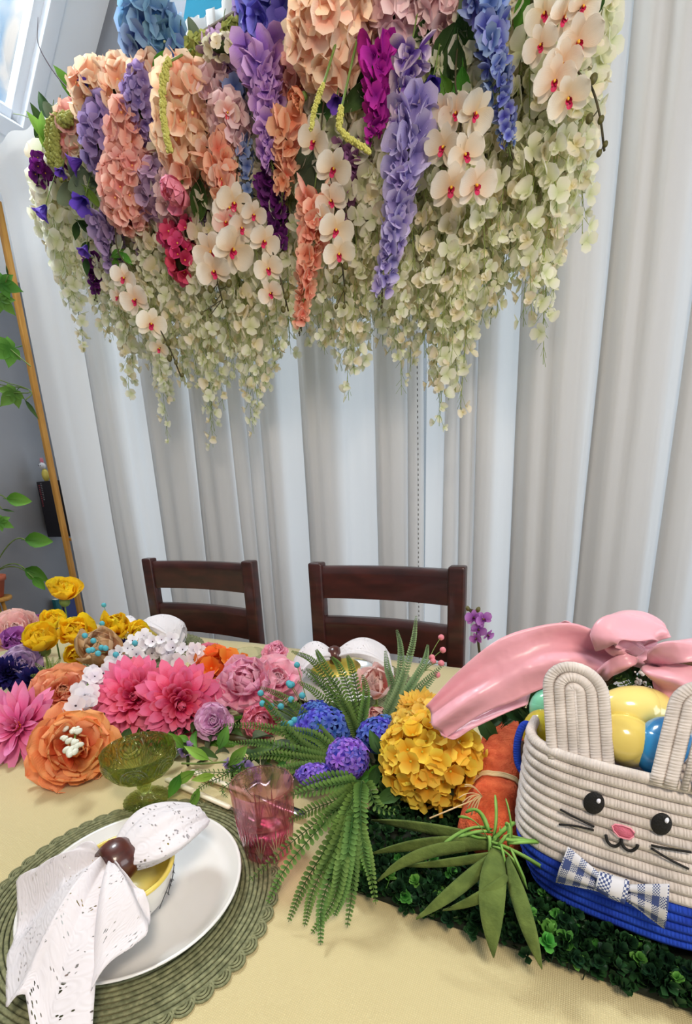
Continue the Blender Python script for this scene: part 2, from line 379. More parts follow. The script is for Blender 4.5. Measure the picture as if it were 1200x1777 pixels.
def sbox(b, a0, a1, y0, y1, n0, n1):
    M = Matrix(((U.x, 0, Nn.x, S0.x), (0, 1, 0, S0.y), (U.z, 0, Nn.z, S0.z), (0, 0, 0, 1)))
    b.box((a0, y0, n0), (a1, y1, n1), .004, M=M)
DY = sy1-sy0
b = MB()
for a0, a1, y0, y1 in ((-.03, Ls+.03, DY-.035, DY+.03), (-.03, Ls+.03, -.03, .035), (-.03, .035, 0, DY), (Ls-.035, Ls+.03, 0, DY)): sbox(b, a0, a1, y0, y1, -.018, .03)
b.build('casing', trimM, sk)
b = MB()
for a0, a1, y0, y1 in ((.02, Ls-.02, DY-.075, DY-.03), (.02, Ls-.02, .03, .075), (.02, .07, .04, DY-.04), (Ls-.07, Ls-.02, .04, DY-.04)): sbox(b, a0, a1, y0, y1, .02, .07)
b.build('sash', trimM, sk)
skyP = bpy.data.materials.new('skylight_frosty_pane'); skyP.use_nodes = True
_nt = skyP.node_tree; _t = _nt.nodes.new('ShaderNodeBsdfTransparent'); _tl = _nt.nodes.new('ShaderNodeBsdfTranslucent'); _m = _nt.nodes.new('ShaderNodeMixShader')
_z = _nt.nodes.new('ShaderNodeTexNoise'); _z.inputs['Scale'].default_value = 3.5; _z.inputs['Detail'].default_value = 6; _z.inputs['Distortion'].default_value = 1.2
_r = _nt.nodes.new('ShaderNodeValToRGB'); _r.color_ramp.elements[0].position = .42; _r.color_ramp.elements[1].position = .58; _r.color_ramp.elements[0].color = (.62, .78, .95, 1)
_c = _nt.nodes.new('ShaderNodeTexCoord'); _nt.links.new(_c.outputs['Object'], _z.inputs[0]); _nt.links.new(_z.outputs[0], _r.inputs[0]); _nt.links.new(_r.outputs[0], _t.inputs[0]); _nt.links.new(_r.outputs[0], _tl.inputs[0])
_m.inputs[0].default_value = .15; _nt.links.new(_t.outputs[0], _m.inputs[1]); _nt.links.new(_tl.outputs[0], _m.inputs[2]); _nt.links.new(_m.outputs[0], _nt.nodes['Material Output'].inputs[0])
b = MB(); sbox(b, .06, Ls-.06, .06, DY-.06, .04, .046); b.build('pane', skyP, sk)
b = MB(); b.box((XL, -2.1, 0), (XL+.015, YW-.02, .12), .004); struct(b, 'baseboard_left', trimM)
# ================================================================== CURTAIN
clothC = mat('curtain_fabric', (231, 230, 229), .85, transl=.5, bump=.12, bscale=300, bdist=.0006)
RODZ = PY(28, 250, YC).z+.0
rodM = mat('rod_white_metal', (214, 206, 196), .4)
b = MB(); b.tube([(-2.62, YC, RODZ-.035), (1.7, YC, RODZ-.035)], .012, 10); b.ell((-2.64, YC, RODZ-.035), .024); b.ell((1.72, YC, RODZ-.035), .024)
for x in (-2.5, -.4, 1.5): b.tube([(x, YC, RODZ-.035), (x, YW, RODZ-.035)], .008, 6)
rod = b.build('curtain_rod', rodM, loc=(-.4, YC, RODZ-.035), label='thin curtain rod inside the gathered top of the white curtain', cat='curtain rod')
def cx_(u): return PY(u, 880, YC).x
folds = [(192, 232, .5), (275, 341, 1), (347, 408, 1), (413, 437, 1), (440, 460, 1), (463, 493, 1), (531, 590, 1), (651, 702, 1), (705, 731, 1),
         (767, 789, 1), (793, 818, 1), (820, 852, 1), (884, 998, 1), (1009, 1128, 1), (1146, 1210, .6), (1240, 1330, 1), (1350, 1400, 1), (1440, 1560, 1)]
def curtain_path(u0, u1):
    """list of (x, y, drift) along the cloth: single cloth with S-folds"""
    pts = []; cur = cx_(u0)
    def seg(xa, xb, ya, yb, n, wob=0, dr=(0, 0)):
        for i in range(n):
            t = (i+.5)/n; pts.append((xa+(xb-xa)*t, ya+(yb-ya)*t-wob*sin(pi*t)+wob*.35*sin(5*pi*t), dr[0]+(dr[1]-dr[0])*t))
    for a, b_, s_ in folds:
        if a < u0 or b_ > u1: continue
        xa, xb = cx_(a), cx_(b_); d = RND.uniform(-.012, .02)
        seg(cur, xa, .012, .02, max(3, int((xa-cur)/.02)), .006+.02*(xa-cur), (d, d))
        wdt = xb-xa; n = max(4, int(wdt/.012))
        seg(xa, xb-.004, .022, .026, n, -.004, (d, 0)); seg(xb, xa+.003, .018, .0, n, 0, (0, d)); seg(xa, xb, -.006, -.012, n, .006+.16*wdt*s_*.6, (d, 0))
        cur = xb+.001
    xe = cx_(u1); seg(cur, xe, .012, .012, max(3, int((xe-cur)/.02)), .01)
    return pts
def curtain(name, u0, u1, label, hem=None):
    pts = curtain_path(u0, u1); n = len(pts); zs = [.03, .4, .8, 1.1, 1.4, 1.7, 2.0, 2.25, 2.45, 2.58, RODZ-.05, RODZ-.022, RODZ, RODZ+.018]
    t_ = thing(name, label, 'curtain', (pts[0][0], YC, .03), 'white curtain panels')
    b = MB(); vs, uv, fs = [], [], []
    for j, z in enumerate(zs):
        h = (z-1.2)
        for i, (x, y, dr) in enumerate(pts):
            g = max(0, (z-2.3)/(RODZ-2.3)); yy = YC+y*(1-.75*g)+.004*sin(i*.9+z*2)*(1-g)
            if z > RODZ-.06: yy = YC-.026+.009*sin(i*.55)+y*.1
            xx = x+dr*h+.006*sin(x*9+z*1.7)*min(1, abs(h))
            vs.append((xx, yy, z+(.006*sin(i*.8) if j == len(zs)-1 else 0))); uv.append((i*.01, z))
    for j in range(len(zs)-1):
        for i in range(n-1): fs.append((j*n+i, j*n+i+1, (j+1)*n+i+1, (j+1)*n+i))
    b.add(vs, fs, uv); b.build('panel', clothC, t_)
    if hem:
        b = MB(); x = cx_(hem)
        for i in range(150): z = .1+i*.017; b.ell((x+.006*sin(x*9+z*1.7)*min(1, abs(z-1.2)), YC-.034, z), (.0022, .0015, .005), 5, 3)
        b.build('hem_stitching', mat('thread_grey', (120, 120, 118), .8), t_, kind='stuff')
    return t_
curtain('curtain', 106, 734, 'white floor-length curtain panel on the left, behind both dining chairs', hem=730)
curtain('curtain', 731, 1600, 'white floor-length curtain panel on the right, behind the pink satin bow')
# ================================================================== LEFT CORNER: shelf, items
oak = mat('shelf_golden_oak', (176, 124, 50), .5, (196, 146, 70), 10, stretch=(6, 6, .6))
pb, pt_ = PY(137, 1077, 1.86), PY(0, 384, 1.86)
px0 = pb.x+.022
t_ = thing('shelf_unit', 'tall narrow golden oak shelf unit standing at the left edge of the curtain', 'shelf', (px0, 1.95, 0))
b = MB(); b.box((px0-.006, 1.845, 0), (px0+.018, 1.875, 2.62), .003); b.build('front_post', oak, t_)
b = MB(); b.box((px0+.02, 1.96, 0), (px0+.04, 2.16, 2.3), .003); b.build('side_panel', oak, t_)
bookP = [PX(67, 836, px0), PX(96, 931, px0)]
zA = PY(68, 836, 1.95).z; zB = PY(96, 930, 1.95).z; zC = PY(100, 1075, 1.95).z
for z in (zB-.012, zC-.02, .3):
    b = MB(); b.box((px0+.0, 1.88, z-.008), (px0+.3, 2.14, z+.008), .002); b.build('shelf', oak, t_)
b = MB(); b.box((px0+.28, 1.88, 0), (px0+.3, 2.14, 2.3), .003); b.build('side_panel', oak, t_)
xs = PY(68, 836, 1.95).x; xe = xs+.17
blackM = mat('book_black', (24, 22, 30), .5); redT = mat('print_dull_red', (140, 52, 60), .6); greyT = mat('print_grey', (120, 120, 124), .6)
t_ = thing('book', 'tall black boxed book with red and grey spine lettering behind the oak post', 'book', (xs+.08, 1.95, zB-.004))
b = MB(); b.box((xs, 1.93, zB-.004), (xe, 2.05, zA), .004); b.build('cover', blackM, t_)
def glyphs(b, x, y, z0, z1, hw, rnd):
    z = z0
    while z > z1:
        h = rnd.uniform(.006, .009)
        for k in range(3): b.box((x-hw+k*hw*.7, y, z-h*rnd.uniform(.5, .9)), (x-hw+k*hw*.7+hw*.4, y+.0012, z-h*.05), 0)
        z -= h+.003
b = MB(); glyphs(b, xs+.022, 1.9288, zA-.02, zA-.14, .006, RND); b.build('spine_lettering', redT, t_)
b = MB(); glyphs(b, xs+.042, 1.9288, zA-.01, zA-.1, .006, RND); b.build('spine_lettering', greyT, t_)
fx = PY(72, 822, 1.96).x+.005
t_ = thing('figurine', 'small bunny-like figurine with pink ears and yellow body on top of the black book', 'figurine', (fx, 1.98, zA))
s_ = .05
b = MB(); b.ell((fx, 1.98, zA+.035), (.022, .02, .038), 12, 8); b.build('body', mat('glaze_yellow', (206, 190, 90), .3), t_)
b = MB(); b.ell((fx-.004, 1.975, zA+.088), (.02, .019, .02), 12, 8); b.build('head', mat('glaze_white', (225, 228, 235), .3), t_)
for sx in (-.009, .007):
    b = MB(); b.ell((fx+sx-.004, 1.978, zA+.118), (.006, .004, .017), 8, 6); b.build('ear', mat('glaze_pink', (232, 130, 150), .3), t_)
b = MB(); b.ell((fx-.011, 1.957, zA+.09), .003, 6, 4); b.ell((fx+.003, 1.957, zA+.09), .003, 6, 4); b.build('eye', mat('black_gloss', (20, 20, 22), .3), t_)
zz = PY(105, 1014, 1.98).z
x0 = PY(86, 1030, 1.98).x
t_ = thing('storage_bin', 'dark blue open-top bin with a lighter rim beside the oak post', 'bin', (x0+.1, 2.0, zC-.012))
b = MB(); b.lathe([(.07, 0), (.085, zz-zC-.01), (.092, zz-zC-.008), (.094, zz-zC+.012), (.082, zz-zC+.012), (.078, 0.01)], 4, M=Matrix.Translation((x0+.085, 2.02, zC-.012)) @ Matrix.Rotation(pi/4, 4, 'Z')); b.build('bin_body', mat('plastic_navy', (36, 52, 120), .4), t_, smooth=False)
t_2 = MB(); x1 = PY(76, 1045, 1.9).x; za = PY(80, 1040, 1.9).z
t_ = thing('book', 'teal hardback book leaning below the navy bin at the oak post', 'book', (x1+.03, 1.92, zC-.1))
t_2.box((x1, 1.9, zC-.1), (x1+.12, 1.93, za), .003); t_2.build('cover', mat('cloth_teal', (30, 92, 100), .6), t_)
b = MB(); b.box((x1+.004, 1.903, zC-.094), (x1+.117, 1.927, za+.0015), 0); b.build('pages', mat('pages_cream', (220, 214, 196), .8), t_)
# terracotta pot with trailing plant
terra = mat('terracotta', (176, 92, 66), .8, (190, 108, 80), 12)
vp = V((PY(-2, 1060, 1.5).x-.02, 1.5, .735))
ps = thing('plant_stand', 'slim three-legged wooden plant stand under the terracotta pot', 'plant stand', (vp.x, vp.y, 0))
b = MB(); b.lathe([(0, .715), (.085, .715), (.088, .72), (.088, .73), (.085, .734), (0, .734)], 28, M=Matrix.Translation((vp.x, vp.y, 0))); b.build('stand_top', oak, ps)
for a in (.3, 2.4, 4.5): b = MB(); b.tube([(vp.x+.05*cos(a), vp.y+.05*sin(a), .716), (vp.x+.13*cos(a), vp.y+.13*sin(a), 0)], .010, 8); b.build('leg', oak, ps)
t_ = thing('potted_plant', 'trailing leafy plant in a terracotta pot at the far left', 'plant', vp)
b = MB(); b.lathe([(0, 0), (.05, 0), (.072, .09), (.08, .09), (.083, .115), (.074, .117), (.07, .1), (0, .095)], 24, M=Matrix.Translation(vp)); b.build('pot', terra, t_)
b = MB(); b.lathe([(0, .094), (.071, .1)], 20, M=Matrix.Translation(vp)); b.build('soil', mat('soil', (50, 38, 28), 1), t_)
def vine_leaf(parent, u, v, y, L, mesh, ang, tilt=.3, base=None):
    P = PY(u, v, y); q = facing(EYE-P+V((0, 0, .3)), 0) @ Quaternion((0, 0, 1), ang) @ Quaternion((1, 0, 0), tilt)
    inst('leaf', mesh, parent, TRS(P, q, L)); return P
top = vp+V((0, 0, .1))
for (u, v, ang, L, me, br) in ((12, 866, -1.75, .11, 'pothos', (-30, 830)), (4, 884, -1.9, .055, 'slim', (-20, 850)), (44, 937, -1.75, .125, 'pothos', (20, 925)), (44, 988, -2.25, .12, 'pothos', (20, 968)), (58, 1003, -2.6, .08, 'pothos', (20, 968)), (0, 905, -2.2, .07, 'ivy', (-20, 870)), (-6, 1085, -1.2, .1, 'pothos', (-10, 1080))):
    P = vine_leaf(t_, u, v, 1.5, L, LEAF[me], ang)
    b = MB(); b.tube(bez(top, PY(*br, 1.5)+V((0, 0, .02)), P, 10), .003, 5); b.build('stem', stemM, t_)
ivp = PY(-60, 420, 1.45)
t_ = thing('hanging_ivy', 'green ivy trailing in front of the grey wall at the upper left', 'plant', ivp)
b = MB(); b.lathe([(0, 0), (.05, 0), (.08, .1), (.086, .1), (.086, .12), (.075, .12), (.07, .1), (0, .095)], 24, M=Matrix.Translation(ivp)); b.build('pot', terra, t_)
b = MB()
for a in (0, 2.1, 4.2): b.tube([ivp+V((.085*cos(a), .085*sin(a), .12)), (ivp.x, ivp.y, cz(ivp.x)+.01 if cz(ivp.x) < 3.4 else 3.4)], .002, 4)
b.build('cord', mat('jute', (150, 120, 80), .9), t_)
for (u, v, ang, L, me, br) in ((4, 492, -1.9, .075, 'ivy', (-30, 460)), (14, 478, 0, .035, 'slim', (0, 500)), (18, 606, 1.9, .10, 'ivy', (52, 634)), (24, 682, 2.3, .085, 'ivy', (50, 676)), (44, 695, -2.7, .085, 'slim', (50, 676)), (2, 520, -2.5, .07, 'ivy', (-10, 540))):
    P = vine_leaf(t_, u, v, 1.45, L, LEAF[me], ang)
    b = MB(); b.tube(catmull([ivp+V((0, 0, .1)), PY(-40, v-60, 1.45), PY(br[0], br[1], 1.47), P], 5), .0022, 5); b.build('stem', stemM, t_)
# ================================================================== TABLE, CHAIRS
TZ = .76
dark = mat('chair_mahogany', (70, 30, 26), .38, (46, 20, 18), 9, ndet=5, stretch=(1, 4, 4), coat=.3, bump=.06, bscale=30)
tabx0, tabx1, taby0, taby1 = -2.02, .95, .0, 1.228
t_ = thing('dining_table', 'long dark wood dining table under the pale yellow cloth', 'table', ((tabx0+tabx1)/2, .62, 0))
b = MB(); b.box((tabx0+.004, taby0+.004, TZ-.035), (tabx1-.004, taby1-.004, TZ-.004), .004); b.build('tabletop', dark, t_)
b = MB(); b.box((tabx0+.1, taby0+.1, TZ-.11), (tabx1-.1, taby1-.1, TZ-.035), .004); b.build('apron', dark, t_)
for x in (tabx0+.08, tabx1-.16):
    for y in (taby0+.08, taby1-.16): b = MB(); b.box((x, y, 0), (x+.08, y+.08, TZ-.035), .006); b.build('leg', dark, t_)
tc_ = bpy.data.materials.new('tablecloth_linen'); tc_.use_nodes = True; nt = tc_.node_tree; p = nt.nodes['Principled BSDF']; N = nt.nodes.new; L = nt.links.new
p.inputs['Roughness'].default_value = .9; p.inputs['Sheen Weight'].default_value = .2
tcn = N('ShaderNodeTexCoord'); nz = N('ShaderNodeTexNoise'); nz.inputs['Scale'].default_value = 2.2; L(tcn.outputs['Object'], nz.inputs[0])
rp = N('ShaderNodeValToRGB'); rp.color_ramp.elements[0].color = lin((204, 189, 138)); rp.color_ramp.elements[1].color = lin((213, 199, 152)); L(nz.outputs[0], rp.inputs[0]); 
ws = []
for dr in ('X', 'Y'):
    wv = N('ShaderNodeTexWave'); wv.bands_direction = dr; wv.inputs['Scale'].default_value = 150; wv.inputs['Distortion'].default_value = 1.2; wv.inputs['Detail'].default_value = 2; wv.inputs['Detail Scale'].default_value = .6; L(tcn.outputs['Object'], wv.inputs[0]); ws.append(wv)
mu = N('ShaderNodeMath'); mu.operation = 'MULTIPLY'; L(ws[0].outputs['Fac'], mu.inputs[0]); L(ws[1].outputs['Fac'], mu.inputs[1])
mx = N('ShaderNodeMix'); mx.data_type = 'RGBA'; mx.blend_type = 'MULTIPLY'; mx.inputs['Factor'].default_value = .35
rr = N('ShaderNodeMapRange'); rr.inputs[3].default_value = .62; rr.inputs[4].default_value = 1.12; L(mu.outputs[0], rr.inputs[0]); L(rp.outputs[0], mx.inputs['A']); L(rr.outputs[0], mx.inputs['B']); L(mx.outputs['Result'], p.inputs['Base Color'])
bp = N('ShaderNodeBump'); bp.inputs['Strength'].default_value = .35; bp.inputs['Distance'].default_value = .0012; L(mu.outputs[0], bp.inputs['Height']); L(bp.outputs[0], p.inputs['Normal'])
def clothz(x, y):
    if not (tabx0 < x < tabx1): return TZ
    h = .0016*sin(x*17+2.2*sin(y*9))+.0012*sin(y*21+x*7); r = max(0, 1-((x+.15)**2+(y-.22)**2)/.05); return TZ+.0005+max(0, h)+.006*r*(.5+.5*sin((x+y*.8)*55))*r
b = MB(); nx, ny = 150, 66; xs_ = []; 
def cgrid(s, t):
    X = tabx0-.10+(tabx1-tabx0+.20)*s; Y = taby0-.10+(taby1-taby0+.2)*t; z = None
    dx = max(tabx0-X, X-tabx1, 0); dy = max(taby0-Y, Y-taby1, 0); d = max(dx, dy)
    x = min(max(X, tabx0-.004), tabx1+.004); y = min(max(Y, taby0-.004), taby1+.004)
    z = (clothz(x, y) if d == 0 else TZ-.002) - d*1.9
    if d > 0: x += (.012*sin(Y*20)*d*8 if dx > 0 else 0); y += (.01*sin(X*18)*d*8 if dy > 0 and dx == 0 else 0)
    return (x, y, z)
b.grid(cgrid, nx, ny); b.build('tablecloth', tc_, loc=((tabx0+tabx1)/2, .6, TZ), label='pale yellow woven tablecloth covering the whole dining table', cat='tablecloth')
def chair(x0, x1, label):
    y = 1.33; t_ = thing('dining_chair', label, 'chair', ((x0+x1)/2, y-.2, 0), 'dark slat-back dining chairs'); pw = .046
    zt = 1.003
    for x, nm in ((x0, 0), (x1-pw, 1)):
        b = MB()
        for yy, z0, z1 in ((y, .42, zt),): 
            b.box((x, y-.005, .44), (x+pw, y+.033, zt), .008, seg=3)
        b.build('back_post', dark, t_)
        b = MB(); b.box((x, y-.005, 0), (x+pw*.95, y+.03, .445), .005); b.build('leg', dark, t_)
        b = MB(); b.box((x, y-.42, 0), (x+pw*.95, y-.378, .43), .005); b.build('leg', dark, t_)
    def slat(z0, z1):
        b = MB()
        def P(s, t):
            X = x0+pw*.8+(x1-x0-1.6*pw)*s; bow = .022*4*s*(1-s)
            pr = [(0, 0), (0, 1), (1, 1), (1, 0), (0, 0)]; k_ = min(3, int(t*4)); f = t*4-k_; a, c = pr[k_], pr[k_+1]
            yy = (a[0]+(c[0]-a[0])*f)*.02; zf = a[1]+(c[1]-a[1])*f
            return (X, y+.004+bow+yy, z0+(z1-z0)*zf-.006*(1-4*s*(1-s))*0)
        b.grid(P, 14, 16); b.build('slat', dark, t_, smooth=True)
    slat(.892, .992); slat(.725, .832); slat(.565, .665)
    b = MB(); b.box((x0-.005, y-.43, .43), (x1+.005, y+.0, .46), .01); b.build('seat', dark, t_)
    b = MB(); b.box((x0+.03, y-.40, .37), (x1-.03, y-.01, .43), .003); b.build('seat_frame', dark, t_)
chair(-1.442, -.94, 'dark mahogany slat-back chair on the left, behind the yellow flowers'); chair(-.733, -.26, 'dark mahogany slat-back chair in the middle, behind the pale peony')
# ================================================================== PLACE SETTINGS
matG = mat('woven_sage', (98, 102, 72), .85, (138, 140, 104), 160, bump=.9, bscale=260, bdist=.001)
ceramic = mat('white_ceramic', (226, 226, 224), .16, coat=.6)
napM = None
def napkin_mat():
    m = bpy.data.materials.new('eyelet_cotton'); m.use_nodes = True; nt = m.node_tree; p = nt.nodes['Principled BSDF']; N = nt.nodes.new; L = nt.links.new
    p.inputs['Roughness'].default_value = .9; p.inputs['Base Color'].default_value = lin((240, 236, 240))
    uv = N('ShaderNodeUVMap'); uv.uv_map = 'UVMap'
    vo = N('ShaderNodeTexVoronoi'); vo.inputs['Scale'].default_value = 190; L(uv.outputs[0], vo.inputs['Vector'])
    nz = N('ShaderNodeTexNoise'); nz.inputs['Scale'].default_value = 26; L(uv.outputs[0], nz.inputs[0])
    gt = N('ShaderNodeMath'); gt.operation = 'GREATER_THAN'; gt.inputs[1].default_value = .52; L(nz.outputs[0], gt.inputs[0])
    lt = N('ShaderNodeMath'); lt.operation = 'LESS_THAN'; lt.inputs[1].default_value = .26; L(vo.outputs['Distance'], lt.inputs[0])
    ml = N('ShaderNodeMath'); ml.operation = 'MULTIPLY'; L(gt.outputs[0], ml.inputs[0]); L(lt.outputs[0], ml.inputs[1])
    v2 = N('ShaderNodeTexVoronoi'); v2.inputs['Scale'].default_value = 45; L(uv.outputs[0], v2.inputs['Vector'])
    sn = N('ShaderNodeMath'); sn.operation = 'SINE'; m3 = N('ShaderNodeMath'); m3.operation = 'MULTIPLY'; m3.inputs[1].default_value = 26; L(v2.outputs['Distance'], m3.inputs[0]); L(m3.outputs[0], sn.inputs[0])
    bp = N('ShaderNodeBump'); bp.inputs['Strength'].default_value = .2; bp.inputs['Distance'].default_value = .001; L(sn.outputs[0], bp.inputs['Height']); L(bp.outputs[0], p.inputs['Normal'])
    tr = N('ShaderNodeBsdfTranslucent'); tr.inputs[0].default_value = lin((240, 238, 242)); mx = N('ShaderNodeMixShader'); mx.inputs[0].default_value = .22
    tp = N('ShaderNodeBsdfTransparent'); m2 = N('ShaderNodeMixShader')
    L(p.outputs[0], mx.inputs[1]); L(tr.outputs[0], mx.inputs[2]); L(ml.outputs[0], m2.inputs[0]); L(mx.outputs[0], m2.inputs[1]); L(tp.outputs[0], m2.inputs[2]); L(m2.outputs[0], nt.nodes['Material Output'].inputs[0])
    return m
napM = napkin_mat()
ringM = mat('napkin_ring_walnut', (88, 40, 30), .35, (60, 26, 20), 25, coat=.4, stretch=(1, 1, 5))
def placemat(x, y, R, label, z=TZ+.002):
    t_ = thing('placemat', label, 'placemat', (x, y, z), 'round sage green woven placemats')
    b = MB(); Ri = R-.013; n = 30
    prof = [(0, .0005), (Ri, .0005)]
    M = Matrix.Translation((x, y, z)); b.lathe(prof, 64, M=M)
    for i in range(n):
        r = Ri*(i+.9)/n; rr_ = Ri/n*.47
        b.ring([(x+r*cos(2*pi*k/72), y+r*sin(2*pi*k/72), z+.0022) for k in range(72)], rr_, 6, flat=.55)
    b.build('woven_rings', matG, t_)
    s = MB(); w_ = 2*pi*R/52*.56
    for i, q in enumerate((1, .72, .45)):
        s.tube([(w_*q*sin(a), -.002+.0135*q*cos(a)+.0, .002) for a in [pi*(k/8-.5) for k in range(9)]], .0017, 5, cap=False, flat=.8)
    s.grid(lambda u, v: (w_*.95*v*sin(pi*(u-.5)), -.002+.0125*v*cos(pi*(u-.5)), .001), 8, 2)
    sm = s.mesh('scallop', matG)
    for k in range(52):
        a = 2*pi*k/52; inst('scallop', sm, t_, Matrix.Translation((x+Ri*cos(a), y+Ri*sin(a), z)) @ Matrix.Rotation(a-pi/2, 4, 'Z'))
    return t_
def plate(x, y, R, label, z=TZ+.0065, H=.018):
    b = MB(); b.lathe([(0, .004), (R*.62, .004), (R*.62, 0), (R*.7, 0), (R*.88, .004), (R*.985, H-.002), (R, H), (R*.99, H+.0015), (R*.965, H), (R*.90, .0075), (R*.8, .0055), (0, .0055)], 72, M=Matrix.Translation((x, y, z)))
    return b.build('dinner_plate', ceramic, loc=(x, y, z), label=label, cat='plate', group='white dinner plates')
yel = mat('glaze_butter_yellow', (226, 204, 98), .2, coat=.5)
bowlW = mat('bowl_white_glaze', (232, 230, 224), .25, coat=.4); inkM = mat('ink_charcoal', (70, 70, 74), .5)
def bowl(x, y, R, z, H, label):
    t_ = thing('bowl', label, 'bowl', (x, y, z), 'yellow-lined bowls')
    M = Matrix.Translation((x, y, z))
    pr = [(0, .004), (R*.5, .002), (R*.52, 0), (R*.6, .002), (R*.82, H*.32), (R*.95, H*.7), (R, H)]
    b = MB(); b.lathe(pr, 48, M=M); b.build('outer_wall', bowlW, t_)
    b = MB(); b.lathe([(R, H-.0045), (R+.0012, H-.001), (R-.001, H+.001), (R-.004, H), (R*.88, H*.6), (R*.7, H*.28), (R*.4, .010), (0, .008)], 48, M=M); b.build('glazed_lining', yel, t_)
    b = MB(); rr = random.Random(5)
    for k in range(16):
        a0 = 2*pi*k/16; pts = []
        a = a0; h = H*.3
        for i in range(6):
            q = h/H; r = R*(.78+.22*min(1, q*1.1))+.0012; pts.append((x+r*cos(a), y+r*sin(a), z+h)); a += rr.uniform(-.09, .12); h += H*.09
        b.tube(pts, .0006, 4)
        for i in (2, 4): 
            p = V(pts[i]); d = V((cos(a0)*.0, 0, 0)); b.tube([p, p+V((-sin(a0)*.006, cos(a0)*.006, .004)), p+V((-sin(a0)*.008, cos(a0)*.008, -.001))], .0005, 4)
    b.build('sketched_pattern', inkM, t_, kind='stuff'); return t_
def napring(parent_label, c, ax, r=.0165, w=.016, group='dark wooden napkin rings'):
    b = MB(); R_ = V(ax).normalized().to_track_quat('Z', 'Y').to_matrix().to_4x4(); R_.translation = V(c)
    pr = [(r-.003, -w*.75), (r+.001, -w), (r+.005, -w*.55), (r+.0072, 0), (r+.005, w*.55), (r+.001, w), (r-.003, w*.75), (r-.003, -w*.75)]
    b.lathe(pr, 32, M=R_)
    return b.build('napkin_ring', ringM, loc=c, label=parent_label, cat='napkin ring', group=group)
def solidify(o, t, off=0):
    m = o.modifiers.new('thickness', 'SOLIDIFY'); m.thickness = t; m.offset = off; return o
# --- near setting
MX, MY = -.470, .331
placemat(MX, MY, .190, 'round sage green woven placemat under the near place setting')
plate(-.462, .331, .1345, 'large white dinner plate in the foreground, under the draped eyelet napkin')
BX, BY, BZ = -.449, .309, TZ+.0125
bowl(BX, BY, .060, BZ, .058, 'small bowl with butter-yellow inside, on the near white plate')
# napkin, near: fan draped to the left-front and a pointed tail to the right
ringc = PZ(204, 1494, .846)
end = PZ(353, 1406, .842); axd = (end-ringc).normalized()
npk = thing('napkin', 'white eyelet cotton napkin draped over the bowl and plate in the foreground', 'napkin', ringc, 'white eyelet napkins')
out = [(158, 1484, .848), (110, 1506, .832), (30, 1532, .818), (22, 1590, .806), (9, 1652, .80), (15, 1765, .788), (52, 1750, .79), (58, 1830, .79), (146, 1830, .79), (150, 1738, .797), (210, 1680, .802), (259, 1636, .81), (259, 1570, .825), (248, 1540, .838), (188+18, 1512, .85)]
OP = [PZ(*o) for o in out]
start0, start1 = PZ(178, 1487, .855), PZ(206, 1510, .852)
def interp(P, s):
    x = s*(len(P)-1); i = min(int(x), len(P)-2); f = x-i; return P[i]*(1-f)+P[i+1]*f
def nfan(s, t):
    a = ringc-axd*.010; side = axd.cross(V((0, 0, 1))).normalized()
    e = interp(OP, s); st = a + side*(.0165*(2*s-1)) + V((0, 0, .004+.008*sin(pi*s)))
    p = st*(1-t)+e*t
    lift = .018*sin(pi*min(1, t*1.15))*(1-.3*t)*(.6+.4*sin(pi*s))
    fold = (math.copysign(abs(sin(s*pi*6.0+.4))**.7, sin(s*pi*6.0+.4))*.017+sin(s*pi*15+1)*.004)*min(1, .25+t*1.1)
    p = p+V((0, 0, lift+fold)); p.z = max(p.z, TZ+.012)
    dx, dy = p.x-BX, p.y-BY; d = sqrt(dx*dx+dy*dy)
    if d < .064: p.z = max(p.z, BZ+.062)
    elif d < .09: p.z = max(p.z, BZ+.062-(d-.064)*1.6)
    dp = sqrt((p.x+.462)**2+(p.y-.331)**2)
    if dp < .139: p.z = max(p.z, TZ+.0275 if dp > .12 else TZ+.018)
    return p
b = MB(); b.grid(nfan, 110, 36, uvf=lambda s, t: (s*.46*(.35+.65*t), t*.22)); solidify(b.build('draped_fan', napM, npk), .0009)
def ntail(s, t):
    # s round, t along
    a = ringc+axd*.004; L_ = (end-a).length; c = a+(end-a)*t+V((0, 0, .010*sin(pi*t)-.006*t))
    side = axd.cross(V((0, 0, 1))).normalized(); prof = (.016+.030*sin(pi*min(1, t**.8*.98))**1.0)*(1-.12*t) if t < .98 else .004
    th = 2*pi*s; w_ = prof; h_ = (.013+.010*sin(pi*t))*(1 if t < .95 else .3)
    rad = 1+.10*sin(5*th+2*t)+.05*sin(11*th)
    return c+side*(w_*cos(th)*rad)+V((0, 0, 1))*(h_*sin(th)*rad)
b = MB(); b.grid(ntail, 60, 26, uvf=lambda s, t: (s*.2+2, t*.14)); b.build('gathered_tail', napM, npk)
napring('brown wooden napkin ring around the foreground napkin', ringc, axd, r=.0185, w=.018)
